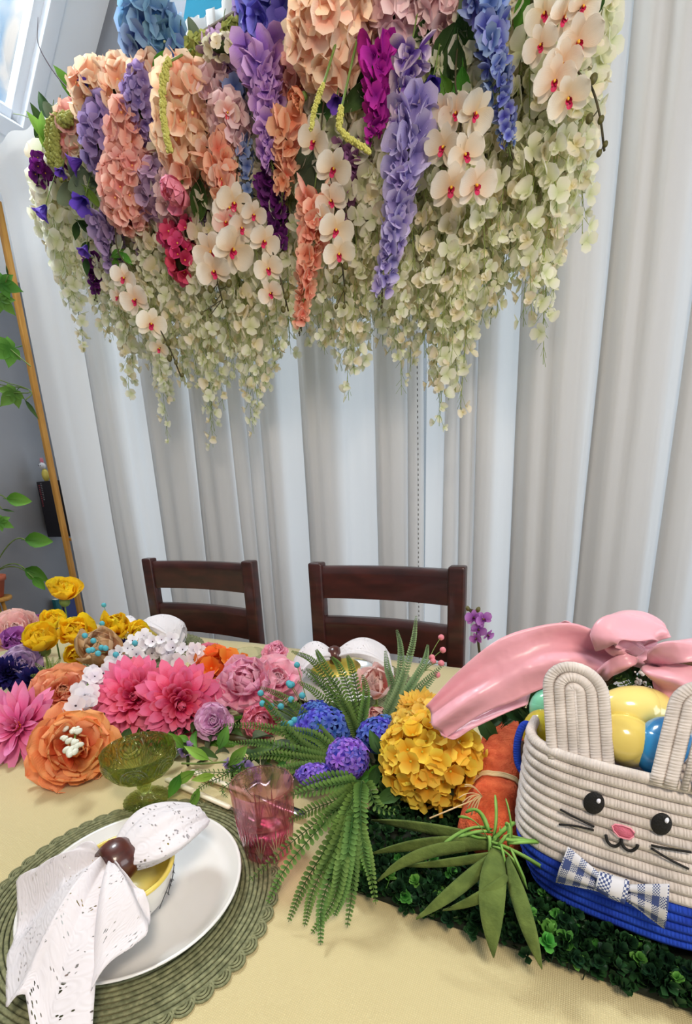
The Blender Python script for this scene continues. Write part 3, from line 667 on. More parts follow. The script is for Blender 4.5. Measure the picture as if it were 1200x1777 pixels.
# --- goblet
def goblet(x, y, R, z0, H, m, label, group=None):
    t_ = thing('goblet', label, 'goblet', (x, y, z0), group); M = Matrix.Translation((x, y, z0))
    hb = H*.50; pr = [(R*.62, 0), (R*.63, .002), (R*.45, .008), (R*.2, .016), (R*.14, .022), (R*.2, .027), (R*.13, .032), (R*.2, hb-.006), (R*.42, hb-.001), (R*.76, hb+.008), (R*.94, hb+.021), (R*.985, H-.008), (R, H)]
    b = MB(); b.lathe([(0, 0), (R*.6, 0)]+pr[1:7], 48, M=M, mod=lambda t, q: 1+.02*cos(24*t) if q < .5 else 1); b.build('foot', m[0], t_)
    b = MB(); b.lathe(pr[6:]+[(R-.0012, H+.0012), (R-.0028, H), (R*.93-.001, H-.012), (R*.86, hb+.022), (R*.66, hb+.011), (R*.3, hb+.004), (0, hb+.002)], 64, M=M, mod=lambda t, q: 1+(.016*cos(16*t)*sin(pi*q*1.6) if q < .55 else 0)); b.build('cup', m[1], t_)
    b = MB(); n = 7
    for k in range(n):      # raised scroll medallions on the cup wall
        a0 = 2*pi*k/n
        for rr_ in (.010, .0155, .0205):
            pts = []
            for j in range(20):
                q = 2*pi*j/20; h = hb+.026+rr_*.85*sin(q); f = min(1, max(0, (h-hb)/(H-hb))); r = R*(.55+.44*min(1, f*1.6)**.7)+.0006; aa = a0+rr_*cos(q)/r*1.0; pts.append((x+r*cos(aa), y+r*sin(aa), z0+h))
            b.ring(pts, .0010, 5)
    b.build('raised_scrollwork', m[1], t_); return t_
ggl = glassmat('glass_olive_green', (206, 218, 150), .04, .5, 26, (14, 3, 1), clear=(.45, (206, 218, 150))); ggf = glassmat('glass_olive_green_foot', (208, 222, 156), .04, .35, 20, (20, 2, 1), clear=(.4, (206, 218, 150)))
goblet(-.600, .482, .0588, TZ+.003, .094, (ggf, ggl), 'olive green embossed glass goblet behind the near plate')
# --- pink tumbler
pinkG = glassmat('glass_pink', (252, 214, 224), .03, .0, clear=(.66, (250, 222, 230))); pinkB = glassmat('glass_pink_cut', (240, 150, 184), .03, clear=(.35, (244, 170, 196)))
x, y, R, H, z0 = -.350, .466, .0432, .1045, TZ+.0062
t_ = thing('tumbler', 'pink cut-glass tumbler on the placemat beside the ferns', 'glass', (x, y, z0)); M = Matrix.Translation((x, y, z0))
b = MB(); b.lathe([(0, .001), (R*.66, 0), (R*.74, .002), (R*.80, .015), (R*.86, .04), (R*.93, H*.6), (R*.985, H-.004), (R, H), (R-.0012, H+.001), (R-.0026, H-.001), (R*.87, H*.6), (R*.78, .03), (R*.74, .016), (R*.5, .012), (0, .011)], 64, M=M, mod=lambda t, q: 1+(.022*abs(cos(5*t))-.012 if q < .55 else -.01*(1-abs(cos(5*t))) )); b.build('cup', pinkG, t_)
b = MB()
for k in range(10):
    a0 = 2*pi*k/10
    for da, z1, z2 in ((-.34, .008, .046), (-.2, .006, .056), (0, .006, .066), (.2, .006, .056), (.34, .008, .046)):
        pts = []
        for j in range(7):
            f = j/6; h = z1+(z2-z1)*f; r = R*(.75+.22*min(1, h/.08))+.0006; pts.append((x+r*cos(a0+da*f*.9), y+r*sin(a0+da*f*.9), z0+h))
        b.tube(pts, [.0004, .0011, .0013, .0013, .0012, .0009, .0003], 4)
b.build('cut_fan_pattern', pinkB, t_)
b = MB(); b.lathe([(0, .0115), (R*.55, .0125), (R*.72, .0165), (R*.745, .026), (R*.70, .0262), (R*.5, .020), (0, .019)], 40, M=M); b.build('thick_base', pinkB, t_)
# --- cutlery with cream handles between goblet and tumbler
creamP = mat('handle_cream', (232, 222, 196), .35); steelM = mat('steel', (190, 190, 192), .2, metal=1)
for (a, c, lab) in (((288, 1352), (400, 1402), 'cream-handled knife lying behind the near plate, closer to the goblet'), ((330, 1338), (440, 1380), 'cream-handled spoon partly under the ferns behind the near plate')):
    A, B = PZ(a[0], a[1], TZ+.012), PZ(c[0], c[1], TZ+.012); t_ = thing('cutlery', lab, 'cutlery', A, 'cream-handled cutlery')
    d = (B-A).normalized(); b = MB(); b.tube([A, A+d*.004, A+(B-A)*.5, B-d*.004, B], [.003, .006, .0055, .005, .003], 10, flat=.6); b.build('handle', creamP, t_)
    b = MB(); b.tube([B, B+d*.02, B+d*.05, B+d*.09, B+d*.1], [.003, .004, .009, .008, .002], 8, flat=.2); b.build('blade', steelM, t_)
# --- far settings
def far_setting(x, y, nm, nang, napk_l, plate_l, mat_l, bowl_l, ring_l):
    placemat(x, y, .19, mat_l); plate(x, y, .134, plate_l)
    bowl(x, y, .060, TZ+.0125, .045, bowl_l)
    c = V((x, y, TZ+.085)); d = V((cos(nang), sin(nang), .05)).normalized(); sd = d.cross(V((0, 0, 1))).normalized()
    t_ = thing('napkin', napk_l, 'napkin', c, 'white eyelet napkins')
    for sg, Ln, W0 in ((1, .13, .05), (-1, .10, .055)):
        def P(s, t, sg=sg, Ln=Ln, W0=W0):
            th = 2*pi*s; w_ = .014+W0*sin(pi*min(1, t*.62))*(1 if t < .97 else .6); h_ = .010+.014*t*(1.0 if t < .95 else .6)
            r = 1+.14*sin(4*th+3*t+sg)+.06*sin(9*th)
            return c+d*sg*(.004+Ln*t)+sd*w_*cos(th)*r+V((0, 0, 1))*(h_*sin(th)*r-.045*t*t+.02*sin(pi*t)+.012*t*cos(3*th))
        b = MB(); b.grid(P, 48, 18, uvf=lambda s, t: (s*.2+sg, t*.14)); b.build('gathered_end', napM, t_)
    napring(ring_l, c, d, r=.017, w=.014)
far_setting(-1.185, 1.04, '', .35, 'white eyelet napkin on the far left plate, behind the yellow ranunculus', 'white dinner plate at the far left setting, behind white blossoms', 'sage green placemat at the far left setting, before the left chair', 'yellow-lined bowl at the far left setting under a napkin', 'brown wooden napkin ring on the far left napkin')
far_setting(-.495, 1.0, '', .5, 'white napkin before the middle chair, behind the green fern sprays', 'white dinner plate before the middle chair, behind the fern sprays', 'sage green placemat before the middle chair', 'yellow-lined bowl before the middle chair under a napkin', 'brown wooden napkin ring on the napkin before the middle chair')
clearG = glassmat('glass_clear', (246, 248, 246), .02, clear=(.7, (244, 248, 246)))
gx = PZ(430, 1150, TZ+.06); b = MB(); Rg = .043
b.lathe([(0, 0), (.028, 0), (.028, .002), (.004, .006), (.004, .035), (.02, .042), (.038, .058), (Rg, .085), (Rg-.001, .086), (Rg-.002, .084), (.036, .060), (.018, .046), (0, .044)], 40, M=Matrix.Translation((gx.x, gx.y, TZ+.002)))
b.build('glass', clearG, loc=(gx.x, gx.y, TZ+.002), label='clear stemmed glass behind the pink peony blooms', cat='glass')
bc = PZ(85, 1090, TZ+.02); b = MB()
def cl(s, t): 
    X = bc.x-.09+.18*s; Y = bc.y-.06+.12*t; return (X, Y, TZ+.004+.016*(1-(2*s-1)**4)*(1-(2*t-1)**4)+.003*sin(X*60)*sin(Y*40+1))
b.grid(cl, 24, 16); o = b.build('folded_cloth', mat('cloth_sky_blue', (168, 206, 232), .85, (190, 220, 240), 20), loc=(bc.x, bc.y, TZ+.004), label='light blue folded cloth at the far left end of the table', cat='cloth'); solidify(o, .003)
# ================================================================== BOXWOOD BOARD
boardM = mat('grass_mat_dark', (26, 34, 22), .9); bx0, bx1, by0, by1, bz = -.250, .50, .447, .70, TZ+.003
t_ = thing('boxwood_mat', 'dark green boxwood mat under the rabbit basket and felt carrot', 'artificial greenery', ((bx0+bx1)/2, (by0+by1)/2, bz))
b = MB(); b.box((bx0, by0, bz), (bx1, by1, bz+.010), .003)
b.build('backing', boardM, t_)
bxa = pmat('boxwood_dark', (18, 40, 28), (38, 72, 44), transl=.1, var=.4, hue=.02, rough=.35); bxb = pmat('boxwood_bright', (60, 130, 50), (110, 178, 84), transl=.2, var=.25, hue=.02, rough=.4)
def sprig(m):
    b = MB()
    for k in range(8):
        v_, f_, u_ = petal(.5, .42, 3, 2, .25, .5, 0, .35, .55, .5); b.add(v_, f_, u_, 0, Mpet(k*2.4, .15+.13*k, .03, .05*k))
    b.tube([(0, 0, -.6), (0, 0, .4)], .03, 4, cap=False)
    return b.mesh('leaf_sprig', m)
spA, spB = sprig(bxa), sprig(bxb)
fillb = MB(); cnt = 0
for i in range(3000):
    x = RND.uniform(bx0, bx1); y = RND.uniform(by0-.004, by1) if i % 4 else RND.uniform(by0-.008, by0+.03); fr_ = y < by0+.05
    z = bz+.012+RND.uniform(0, .022); q = facing((RND.uniform(-.9, .9), RND.uniform(-1.1, .6), 1), RND.uniform(0, 6)); s_ = RND.uniform(.014, .022)
    if cnt < 290 and (x < .2 and y < by0+.07):
        inst('leaf_sprig', spB if RND.random() < .22 else spA, t_, TRS((x, y, z), q, s_)); cnt += 1
    else:
        M = TRS((x, y, z-.006), q, s_)
        for k in range(5):
            v_, f_, u_ = petal(.5, .42, 2, 2, .25, .5, 0, .35, .55, .5); fillb.add(v_, f_, u_, 0, M @ Mpet(k*2.4, .15+.2*k, .03, .05*k))
fillb.build('leaf_bed', bxa, t_, kind='stuff')
# ================================================================== RABBIT ROPE BASKET
ropeC = mat('cotton_rope_cream', (216, 206, 200), .95, (232, 224, 218), 40, bump=.9, bscale=420, bdist=.0016)
ropeB = mat('cotton_rope_blue', (24, 62, 176), .95, (34, 78, 196), 40, bump=.9, bscale=420, bdist=.0016)
def ropemat(name, c, c2):
    m = mat(name, c, .95, c2, 40); nt = m.node_tree; N = nt.nodes.new; L = nt.links.new; p = nt.nodes['Principled BSDF']
    uv = N('ShaderNodeUVMap'); uv.uv_map = 'UVMap'; wv = N('ShaderNodeTexWave'); wv.bands_direction = 'DIAGONAL'; wv.inputs['Scale'].default_value = 1.0; wv.inputs['Distortion'].default_value = 5; wv.inputs['Detail'].default_value = 4
    mp = N('ShaderNodeMapping'); mp.inputs['Scale'].default_value = (.8, 210, 1); L(uv.outputs[0], mp.inputs[0]); L(mp.outputs[0], wv.inputs[0])
    bp = N('ShaderNodeBump'); bp.inputs['Strength'].default_value = .45; bp.inputs['Distance'].default_value = .0009; L(wv.outputs['Fac'], bp.inputs['Height']); L(bp.outputs[0], p.inputs['Normal']); return m
ropeC = ropemat('rope_cream', (196, 188, 182), (222, 214, 208)); ropeB = ropemat('rope_blue', (22, 56, 168), (36, 78, 198))
BC = V((.072, .537, .800)); BA, BB = .1115, .067; BROT = radians(-7); BH = .172
cr, sr = cos(BROT), sin(BROT)
def bprof(f):    # size factor along the height (f 0..1)
    return .80+.20*sin(pi/2*min(1, f/.42)) if f < .42 else 1.0-.045*(f-.42)/.58
def bpt(th, f, off=0):
    q = bprof(f); e = 2/3.0; ct, st = cos(th), sin(th)
    a, b_ = (BA*q+off), (BB*q+off)
    lx = a*math.copysign(abs(ct)**e, ct); ly = b_*math.copysign(abs(st)**e, st)
    return V((BC.x+lx*cr-ly*sr, BC.y+lx*sr+ly*cr+ .045*(f-.0)*.55, BC.z+BH*f+.022*f*0))
t_ = bask = thing('rabbit_basket', 'cream and blue coiled rope basket with an embroidered rabbit face and tall ears', 'basket', (BC.x, BC.y, BC.z))
NR = 16; rr_ = BH/NR/2
for i in range(NR):
    f = (i+.5)/NR; b = MB(); b.ring([bpt(2*pi*k/72, f, -rr_*.6) for k in range(72)], rr_*1.08, 8, upv=(0, 0, 1)); b.build('rope_coil', ropeB if i < 5 else ropeC, t_, label='blue rope coil' if i < 5 else None)
b = MB(); nn = 48
vs = [bpt(2*pi*k/nn, .02, -.012*j) for j in range(0, 6) for k in range(nn)]
fs = [(j*nn+k, j*nn+(k+1) % nn, (j+1)*nn+(k+1) % nn, (j+1)*nn+k) for j in range(5) for k in range(nn)]+[tuple(5*nn+k for k in range(nn-1, -1, -1))]
b.add(vs, fs); b.build('base', ropeB, t_)
b = MB(); b.grid(lambda s, t: bpt(2*pi*s, .02+.96*t, -rr_*1.2), 60, 10); b.build('lining', ropeC, t_)
# surface used to lay the embroidery on
sb_ = MB(); sb_.grid(lambda s, t: bpt(2*pi*s, t, rr_*.62), 120, 30); bv = BVHTree.FromPolygons([tuple(p) for p in sb_.v], sb_.f)
def onb(u, v):
    h = bv.ray_cast(EYE, ray(u, v).normalized()); return h[0], (h[1] if h[1].dot(EYE-h[0]) > 0 else -h[1])
def patch(b, pts, h=.0012, rings=3, m=0, dome=.3):
    """filled embroidered shape from outline pixels, laid on the basket wall"""
    cx = sum(p[0] for p in pts)/len(pts); cy = sum(p[1] for p in pts)/len(pts); n = len(pts); vs = []; 
    for r in range(rings+1):
        for p in pts:
            q = 1-r/rings*.999; P, nr = onb(cx+(p[0]-cx)*q, cy+(p[1]-cy)*q); vs.append(P+nr*(h*(1 if r else .0)+h*dome*(1-q)))
    fs = [(r*n+k, r*n+(k+1) % n, (r+1)*n+(k+1) % n, (r+1)*n+k) for r in range(rings) for k in range(n)]; b.add(vs, fs, m=m)
def circ(cx, cy, rx, ry, n=28, a0=0): return [(cx+rx*cos(2*pi*k/n)*cos(a0)-ry*sin(2*pi*k/n)*sin(a0), cy+rx*cos(2*pi*k/n)*sin(a0)+ry*sin(2*pi*k/n)*cos(a0)) for k in range(n)]
blackT = mat('thread_black', (14, 13, 15), .6, bump=.5, bscale=600); whiteT = mat('thread_white', (226, 226, 236), .7); pinkT = mat('thread_pink', (214, 112, 138), .7, bump=.5, bscale=600); pinkL = mat('thread_pale_pink', (236, 150, 168), .7)
for (ex, ey, gx_, gy_) in ((1030, 1393.5, 1038.5, 1389), (1147, 1430, 1156, 1423)):
    b = MB(); patch(b, circ(ex, ey, 18.5, 19.5), .0016); o = b.build('eye', blackT, t_)
    b = MB(); patch(b, circ(gx_, gy_, 5, 6), .0028, 2); b.build('eye_highlight', whiteT, o)
b = MB(); npts = [(1062, 1432), (1067, 1429), (1080, 1431), (1094, 1436), (1100, 1443), (1099, 1450), (1092, 1455), (1081, 1453), (1073, 1450), (1064, 1440)]
patch(b, npts, .0016, 2); o = b.build('nose', pinkT, t_)
b = MB(); b.ring([onb(*p)[0]+onb(*p)[1]*.0018 for p in npts], .0008, 5); b.build('nose_outline', pinkL, o)
def thread(b, pts, r=.0013):
    P = catmull([onb(*p)[0]+onb(*p)[1]*.0010 for p in pts], 4); b.tube(P, r, 6)
b = MB(); thread(b, [(1051, 1448), (1053, 1458), (1060, 1466), (1070, 1467), (1077, 1460), (1077, 1455)], .0015); thread(b, [(1077, 1455), (1080, 1466), (1088, 1474), (1097, 1475), (1104, 1470), (1106, 1465)], .0015); b.build('mouth', blackT, t_)
for pts in ([(972, 1404), (1000, 1419), (1031, 1434)], [(970, 1430), (1000, 1433), (1030, 1440)], [(1129, 1466), (1160, 1472), (1199, 1478)], [(1129, 1471), (1160, 1490), (1194, 1507)]):
    b = MB(); thread(b, pts, .0011); b.build('whisker', blackT, t_)
# bow tie in blue gingham
gm = bpy.data.materials.new('gingham_blue'); gm.use_nodes = True; nt = gm.node_tree; N = nt.nodes.new; L = nt.links.new; p = nt.nodes['Principled BSDF']; p.inputs['Roughness'].default_value = .9
uv = N('ShaderNodeUVMap'); uv.uv_map = 'UVMap'; sp = N('ShaderNodeSeparateXYZ'); L(uv.outputs[0], sp.inputs[0]); gs = []
for ax, k_, ph in ((0, 3.2, .3), (1, 2.1, .0)):
    a = N('ShaderNodeMath'); a.operation = 'MULTIPLY_ADD'; a.inputs[1].default_value = k_; a.inputs[2].default_value = ph; L(sp.outputs[ax], a.inputs[0]); f = N('ShaderNodeMath'); f.operation = 'FRACT'; L(a.outputs[0], f.inputs[0]); g = N('ShaderNodeMath'); g.operation = 'GREATER_THAN'; g.inputs[1].default_value = .5; L(f.outputs[0], g.inputs[0]); gs.append(g)
ck = N('ShaderNodeTexChecker'); ck.inputs['Scale'].default_value = 34; L(uv.outputs[0], ck.inputs[0]); ck.inputs[1].default_value = lin((62, 76, 124)); ck.inputs[2].default_value = lin((205, 208, 215))
sm_ = N('ShaderNodeMath'); L(gs[0].outputs[0], sm_.inputs[0]); L(gs[1].outputs[0], sm_.inputs[1]); rp = N('ShaderNodeValToRGB'); rp.color_ramp.interpolation = 'CONSTANT'; e = rp.color_ramp.elements; e[0].color = (0, 0, 0, 1); e[1].position = .9; e[1].color = (1, 1, 1, 1)
h1 = N('ShaderNodeMath'); h1.operation = 'MULTIPLY'; h1.inputs[1].default_value = .5; L(sm_.outputs[0], h1.inputs[0])
mA = N('ShaderNodeMix'); mA.data_type = 'RGBA'; mA.inputs['A'].default_value = lin((206, 206, 212)); L(ck.outputs[0], mA.inputs['B']); g0 = N('ShaderNodeMath'); g0.operation = 'GREATER_THAN'; g0.inputs[1].default_value = .25; L(h1.outputs[0], g0.inputs[0]); L(g0.outputs[0], mA.inputs['Factor'])
mB = N('ShaderNodeMix'); mB.data_type = 'RGBA'; mB.inputs['B'].default_value = lin((64, 80, 134)); g1_ = N('ShaderNodeMath'); g1_.operation = 'GREATER_THAN'; g1_.inputs[1].default_value = .75; L(h1.outputs[0], g1_.inputs[0]); L(g1_.outputs[0], mB.inputs['Factor']); L(mA.outputs['Result'], mB.inputs['A']); L(mB.outputs['Result'], p.inputs['Base Color'])
tie = t_2 = thing('bow_tie', 'blue and white gingham bow tie sewn on the rabbit basket front', 'bow tie', onb(1075, 1535)[0])
def quadpix(c00, c10, c11, c01, s, t): return tuple((c00[i]*(1-s)+c10[i]*s)*(1-t)+(c01[i]*(1-s)+c11[i]*s)*t for i in (0, 1))
def wing(c00, c10, c11, c01, kk):
    b = MB()
    def P(s, t):
        u, v = quadpix(c00, c10, c11, c01, s, t); Q, nr = onb(min(u, 1215), v); q = (1-s) if kk > 0 else s
        return Q+nr*(.0045+.010*q*sin(pi*t)*.7+.0035*sin(t*pi*4)*(1-q)+.002)
    b.grid(P, 18, 16, uvf=lambda s, t: (s+.03, t)); return b
b = wing((988, 1464), (1052, 1519), (1046, 1541), (968, 1523), 1); solidify(b.build('bow_wing', gm, tie), .002)
b = wing((1078, 1529), (1160, 1527), (1152, 1601), (1084, 1553), -1); solidify(b.build('bow_wing', gm, tie), .002)
b = MB(); 
def P(s, t):
    u, v = quadpix((1040, 1508), (1092, 1524), (1083, 1560), (1034, 1535), s, t); Q, nr = onb(u, v); return Q+nr*(.004+.012*sin(pi*t)**.6*(.75+.25*sin(pi*s)))
b.grid(P, 12, 12, uvf=lambda s, t: (s*.4+.04, t*.4+.02)); solidify(b.build('bow_knot', gm, tie), .002)
# ears
def ear(name, cbase, ctop, hw, lean, hide=False):
    """cbase/ctop world points of the centre line; coils as nested U of rope"""
    A, B = V(cbase), V(ctop); up_ = (B-A).normalized(); sd = V((cr, sr, 0)); n = sd.cross(up_).normalized(); H = (B-A).length
    b0 = MB(); 
    def pl_(s, t):
        r = hw-.004; y = (H-r)*t
        return A+sd*((2*s-1)*r)+up_*y
    root = None
    k = 0; r = hw-.0052
    while r > .003:
        pts = [A+sd*(-r)+up_*(H-hw)*(j/8) for j in range(8)]+[A+up_*(H-hw)+sd*(-r*cos(a))+up_*(r*sin(a)) for a in [pi*j/14 for j in range(15)]]+[A+sd*r+up_*(H-hw)*(1-j/8) for j in range(1, 9)]
        b = MB(); b.tube(pts, .0056, 8, flat=.72, upv=n); o = b.build('ear' if root is None else 'rope_coil', ropeC, bask if root is None else root)
        if root is None: root = o
        r -= .0104
        k += 1
    b = MB(); b.tube([A, A+up_*(H-hw*.9)], .0035, 8, flat=.8); b.build('rope_coil', ropeC, root)
e1a = PY(1000, 1318, .525); mp1 = mpp(e1a)
f0 = bpt(radians(-105), .97, -.006)
earA = PY(1006, 1330, .512); earB = PY(994, 1149, .545); ear('ear', earA, earB, 53*mpp(earA)*.98, 0)
eA2 = PY(1186, 1372, .49); eB2 = PY(1232, 1182, .525); ear('ear', eA2, eB2, 50*mpp(eA2), 0)
# blue side handle
b = MB(); hp = [PY(908, 1342, .56), PY(898, 1322, .565), PY(897, 1290, .57), PY(905, 1262, .575), PY(916, 1258, .58), PY(918, 1285, .58)]; b.tube(catmull(hp, 5), .0042, 8, vs=1); b.build('side_handle', ropeB, t_)
# ------------------------------------------------------------------ plastic eggs
def egg(u, v, y, a, ry, ang, c, label, seam=True):
    P = PY(u, v, y); m = mat('egg_plastic_'+label.split()[0].replace('-', '_'), c, .18, coat=.5, spec=.6)
    t_ = thing('plastic_egg', label, 'plastic egg', P, 'plastic eggs in the rabbit basket')
    M = Matrix.Translation(P) @ facing(cR*cos(ang)+cU*sin(ang)).to_matrix().to_4x4()
    pr = [(ry*sin(pi*k/18)*(1-.10*cos(pi*k/18)), -a*cos(pi*k/18)) for k in range(11)]; pr2 = [(ry*sin(pi*k/18)*(1-.10*cos(pi*k/18))*.988, -a*cos(pi*k/18)) for k in range(10, 19)]
    b = MB(); b.lathe(pr+[(pr[-1][0]*.985, pr[-1][1]+.0005)], 36, M=M); b.build('egg_half', m, t_)
    b = MB(); b.lathe(pr2, 36, M=M); b.build('egg_half', m, t_); 
    b = MB(); b.ell(M @ V((0, 0, -a+.0002)), .0018, 8, 5); b.build('vent_dimple', blackT if False else m, t_)
    return t_
egg(1104, 1232, .580, .0405, .0262, radians(-8), (232, 216, 128), 'pale-yellow large plastic egg lying across the top of the basket')
egg(1084, 1283, .540, .0300, .0255, radians(-35), (228, 206, 108), 'butter-yellow plastic egg standing in front of the blue egg')
egg(1147, 1294, .535, .0300, .0225, radians(60), (46, 136, 196), 'blue plastic egg beside the right ear of the rabbit basket')
egg(1182, 1252, .590, .0300, .0220, radians(70), (226, 222, 214), 'white plastic egg half hidden behind the right ear')
egg(937, 1268, .590, .0260, .0205, radians(70), (222, 206, 52), 'bright-yellow plastic egg at the left rim of the rabbit basket')
egg(948, 1232, .625, .0260, .0205, radians(80), (130, 214, 178), 'mint-green plastic egg peeking out left of the cream ear')
egg(1010, 1300, .60, .030, .023, radians(10), (232, 160, 190), 'pink plastic egg low in the basket behind the cream ear')
# ================================================================== FELT CARROT
terry = mat('terry_orange', (206, 84, 48), .95, (226, 108, 66), 90, bump=1.0, bscale=330, bdist=.003)
felt = mat('felt_green', (80, 98, 44), .98, (102, 120, 58), 60, bump=.5, bscale=300)
raff = mat('raffia_green', (120, 172, 74), .7, (146, 192, 100), 60); raffN = mat('raffia_natural', (226, 196, 148), .7)
cA = PZ(848, 1476, .812); cB = PZ(876, 1300, .845); cB = cA+(cB-cA)*1.25
t_ = thing('cloth_carrot', 'orange terry cloth rolled into a carrot, tied with raffia, beside the basket', 'decoration', cA)
def roll(s, t):
    c = cA+(cB-cA)*t; d = (cB-cA).normalized(); sd = d.cross(V((0, 0, 1))).normalized(); u2 = sd.cross(d)
    r = .043*(1-.26*t)*(sqrt(max(0, 1-((.14-t)/.14)**2)) if t < .14 else 1); r *= 1-.13*math.exp(-((t-.42)/.05)**2)
    th = 2*pi*s; r *= 1+.04*sin(6*th+3*t)+.02*sin(11*th+9*t)
    return c+sd*r*cos(th)+u2*r*sin(th)*.9
b = MB(); b.grid(roll, 56, 48); b.build('rolled_cloth', terry, t_)
b = MB()
for dt in (-.012, .0, .013):
    b.ring([roll(k/32, .42+dt)+(roll(k/32, .42+dt)-(cA+(cB-cA)*.42)).normalized()*.002 for k in range(32)], .0022, 5, flat=.6)
kp = PZ(836, 1382, .868)
for k in range(9):
    a = RND.uniform(2.2, 4.6); ln = RND.uniform(.018, .034); e = kp+cR*cos(a)*ln+cU*sin(a)*ln*.8
    b.tube(bez(kp, (kp+e)/2+V((0, 0, .012)), e, 6), .0010, 4, flat=.5)
b.tube([kp, PZ(745, 1420, .85)], .0012, 4); b.build('raffia_tie', raffN, t_)
knot = PZ(866, 1460, .862)
fl_ = [((866, 1460), (700, 1428), (645, 1424), 9), ((860, 1470), (760, 1450), (640, 1483), 11), ((862, 1468), (720, 1460), (655, 1530), 10), ((862, 1480), (800, 1500), (690, 1503), 7), ((868, 1475), (800, 1540), (722, 1595), 12), ((872, 1480), (848, 1560), (856, 1662), 18), ((880, 1490), (905, 1580), (925, 1640), 12), ((884, 1500), (912, 1600), (940, 1682), 13), ((878, 1520), (850, 1560), (768, 1580), 9)]
fl_[5] = ((862, 1475), (846, 1560), (856, 1662), 20)
for i, (a, m_, e, wd) in enumerate(fl_):
    A = PZ(a[0], a[1], .856-.004*i % .01); Mid = PZ(m_[0], m_[1], .872-.003*i); E = PZ(e[0], e[1], .806 if i not in (5, 6, 7) else .79); pts = bez(A, Mid, E, 14); wm = wd*mpp(Mid)*1.15
    b = MB()
    def P(s, t, pts=pts, wm=wm):
        x = t*14; k_ = min(int(x), 13); f = x-k_; p_ = pts[k_]*(1-f)+pts[k_+1]*f; T = (pts[k_+1]-pts[k_]).normalized(); vw = (p_-EYE).normalized(); sd = (T.cross(vw)*.75+T.cross(V((0, 0, 1)))*.4).normalized()
        q = (.45+.55*sin(pi/2*min(1, t/.35))) if t < .35 else (1-((t-.35)/.65)**2.2); return p_+sd*wm*(2*s-1)*max(q, .02)+V((0, 0, .0012*(1-(2*s-1)**2)))
    b.grid(P, 4, 16); o = b.build('felt_leaf', felt, t_); solidify(o, .002)
for i in range(22):
    a = RND.uniform(0, 2*pi); ln = RND.uniform(.03, .075); s0 = knot+V((RND.uniform(-.012, .012), RND.uniform(-.01, .01), RND.uniform(-.004, .008)))
    e = s0+cR*cos(a)*ln+cU*sin(a)*ln*.8+V((0, 0, -.012)); e.z = max(e.z, .812); mid = (s0+e)/2+cU*RND.uniform(-.01, .03)+fw*-.012
    b = MB(); pts = bez(s0, mid, e, 8); wr = RND.uniform(.0014, .0028)
    b.tube(pts, [wr*.6]+[wr]*7+[wr*.5], 4, flat=.10, upv=(RND.uniform(-1, 1), -1, RND.uniform(-.5, 1))); b.build('raffia_strand', raff, t_)
# ================================================================== PINK SATIN BOW
satin = bpy.data.materials.new('satin_pink'); satin.use_nodes = True; nt = satin.node_tree; p = nt.nodes['Principled BSDF']
p.inputs['Base Color'].default_value = lin((232, 168, 182)); p.inputs['Roughness'].default_value = .34; p.inputs['Specular IOR Level'].default_value = .55; p.inputs['Anisotropic'].default_value = .4; p.inputs['Sheen Weight'].default_value = .25
nz = nt.nodes.new('ShaderNodeTexNoise'); nz.inputs['Scale'].default_value = 26; nz.inputs['Detail'].default_value = 2.5; bp = nt.nodes.new('ShaderNodeBump'); bp.inputs['Strength'].default_value = .7; bp.inputs['Distance'].default_value = .008
tcn = nt.nodes.new('ShaderNodeTexCoord'); nt.links.new(tcn.outputs['Object'], nz.inputs[0]); nt.links.new(nz.outputs[0], bp.inputs['Height']); nt.links.new(bp.outputs[0], p.inputs['Normal'])
KC = PY(1105, 1150, .66)
bow = thing('satin_bow', 'large shiny pink satin ribbon bow tied above the rabbit basket', 'bow', KC)
def ribbon(name, topl, botl, fold=.006, nf=3, nu=46, nv=14, seed=0, puff=0):
    """topl / botl: matching lists of (u, v, y) along both edges"""
    T = catmull([PY(*p_) for p_ in topl], 10); B = catmull([PY(*p_) for p_ in botl], 10)
    def P(s, t):
        x = s*(len(T)-1); i = min(int(x), len(T)-2); f = x-i; a = T[i]*(1-f)+T[i+1]*f; c = B[i]*(1-f)+B[i+1]*f
        n = (c-a).cross((T[i+1]-T[i])).normalized()
        if n.dot(EYE-a) < 0: n = -n
        return a*(1-t)+c*t+n*(fold*sin(t*nf*pi+seed+s*3)*(.4+.6*sin(pi*t))+fold*.7*sin(s*11+t*5+seed)*sin(pi*t)+.0035*sin(t*7*pi+seed*2)*math.exp(-s*4)+puff*sin(pi*t)*sin(pi*min(1, .15+s*.9)))
    b = MB(); b.grid(P, nu, nv); o = b.build(name, satin, bow); solidify(o, .0012); return o
# long tail to the left
ribbon('ribbon_tail', [(1092, 1118, .655), (1040, 1100, .66), (985, 1082, .655), (920, 1090, .64), (860, 1112, .62), (795, 1165, .60), (738, 1226, .585)],
       [(1088, 1160, .65), (1050, 1170, .64), (1010, 1176, .63), (950, 1192, .615), (890, 1218, .60), (835, 1240, .585), (770, 1282, .575)], .0095, 2.7, 80, 22, .4)
ribbon('ribbon_tail', [(770, 1282, .575), (790, 1284, .58), (820, 1265, .59), (880, 1236, .61), (915, 1222, .625)], [(745, 1250, .60), (790, 1250, .605), (830, 1240, .61), (880, 1215, .625), (920, 1205, .64)], .002, 1, 20, 6, 1)
ribbon('ribbon_tail', [(1040, 1110, .68), (1010, 1095, .685), (985, 1078, .69), (968, 1082, .70)], [(1040, 1125, .68), (1015, 1112, .69), (990, 1100, .70), (965, 1100, .71)], .002, 1, 16, 6, 1)
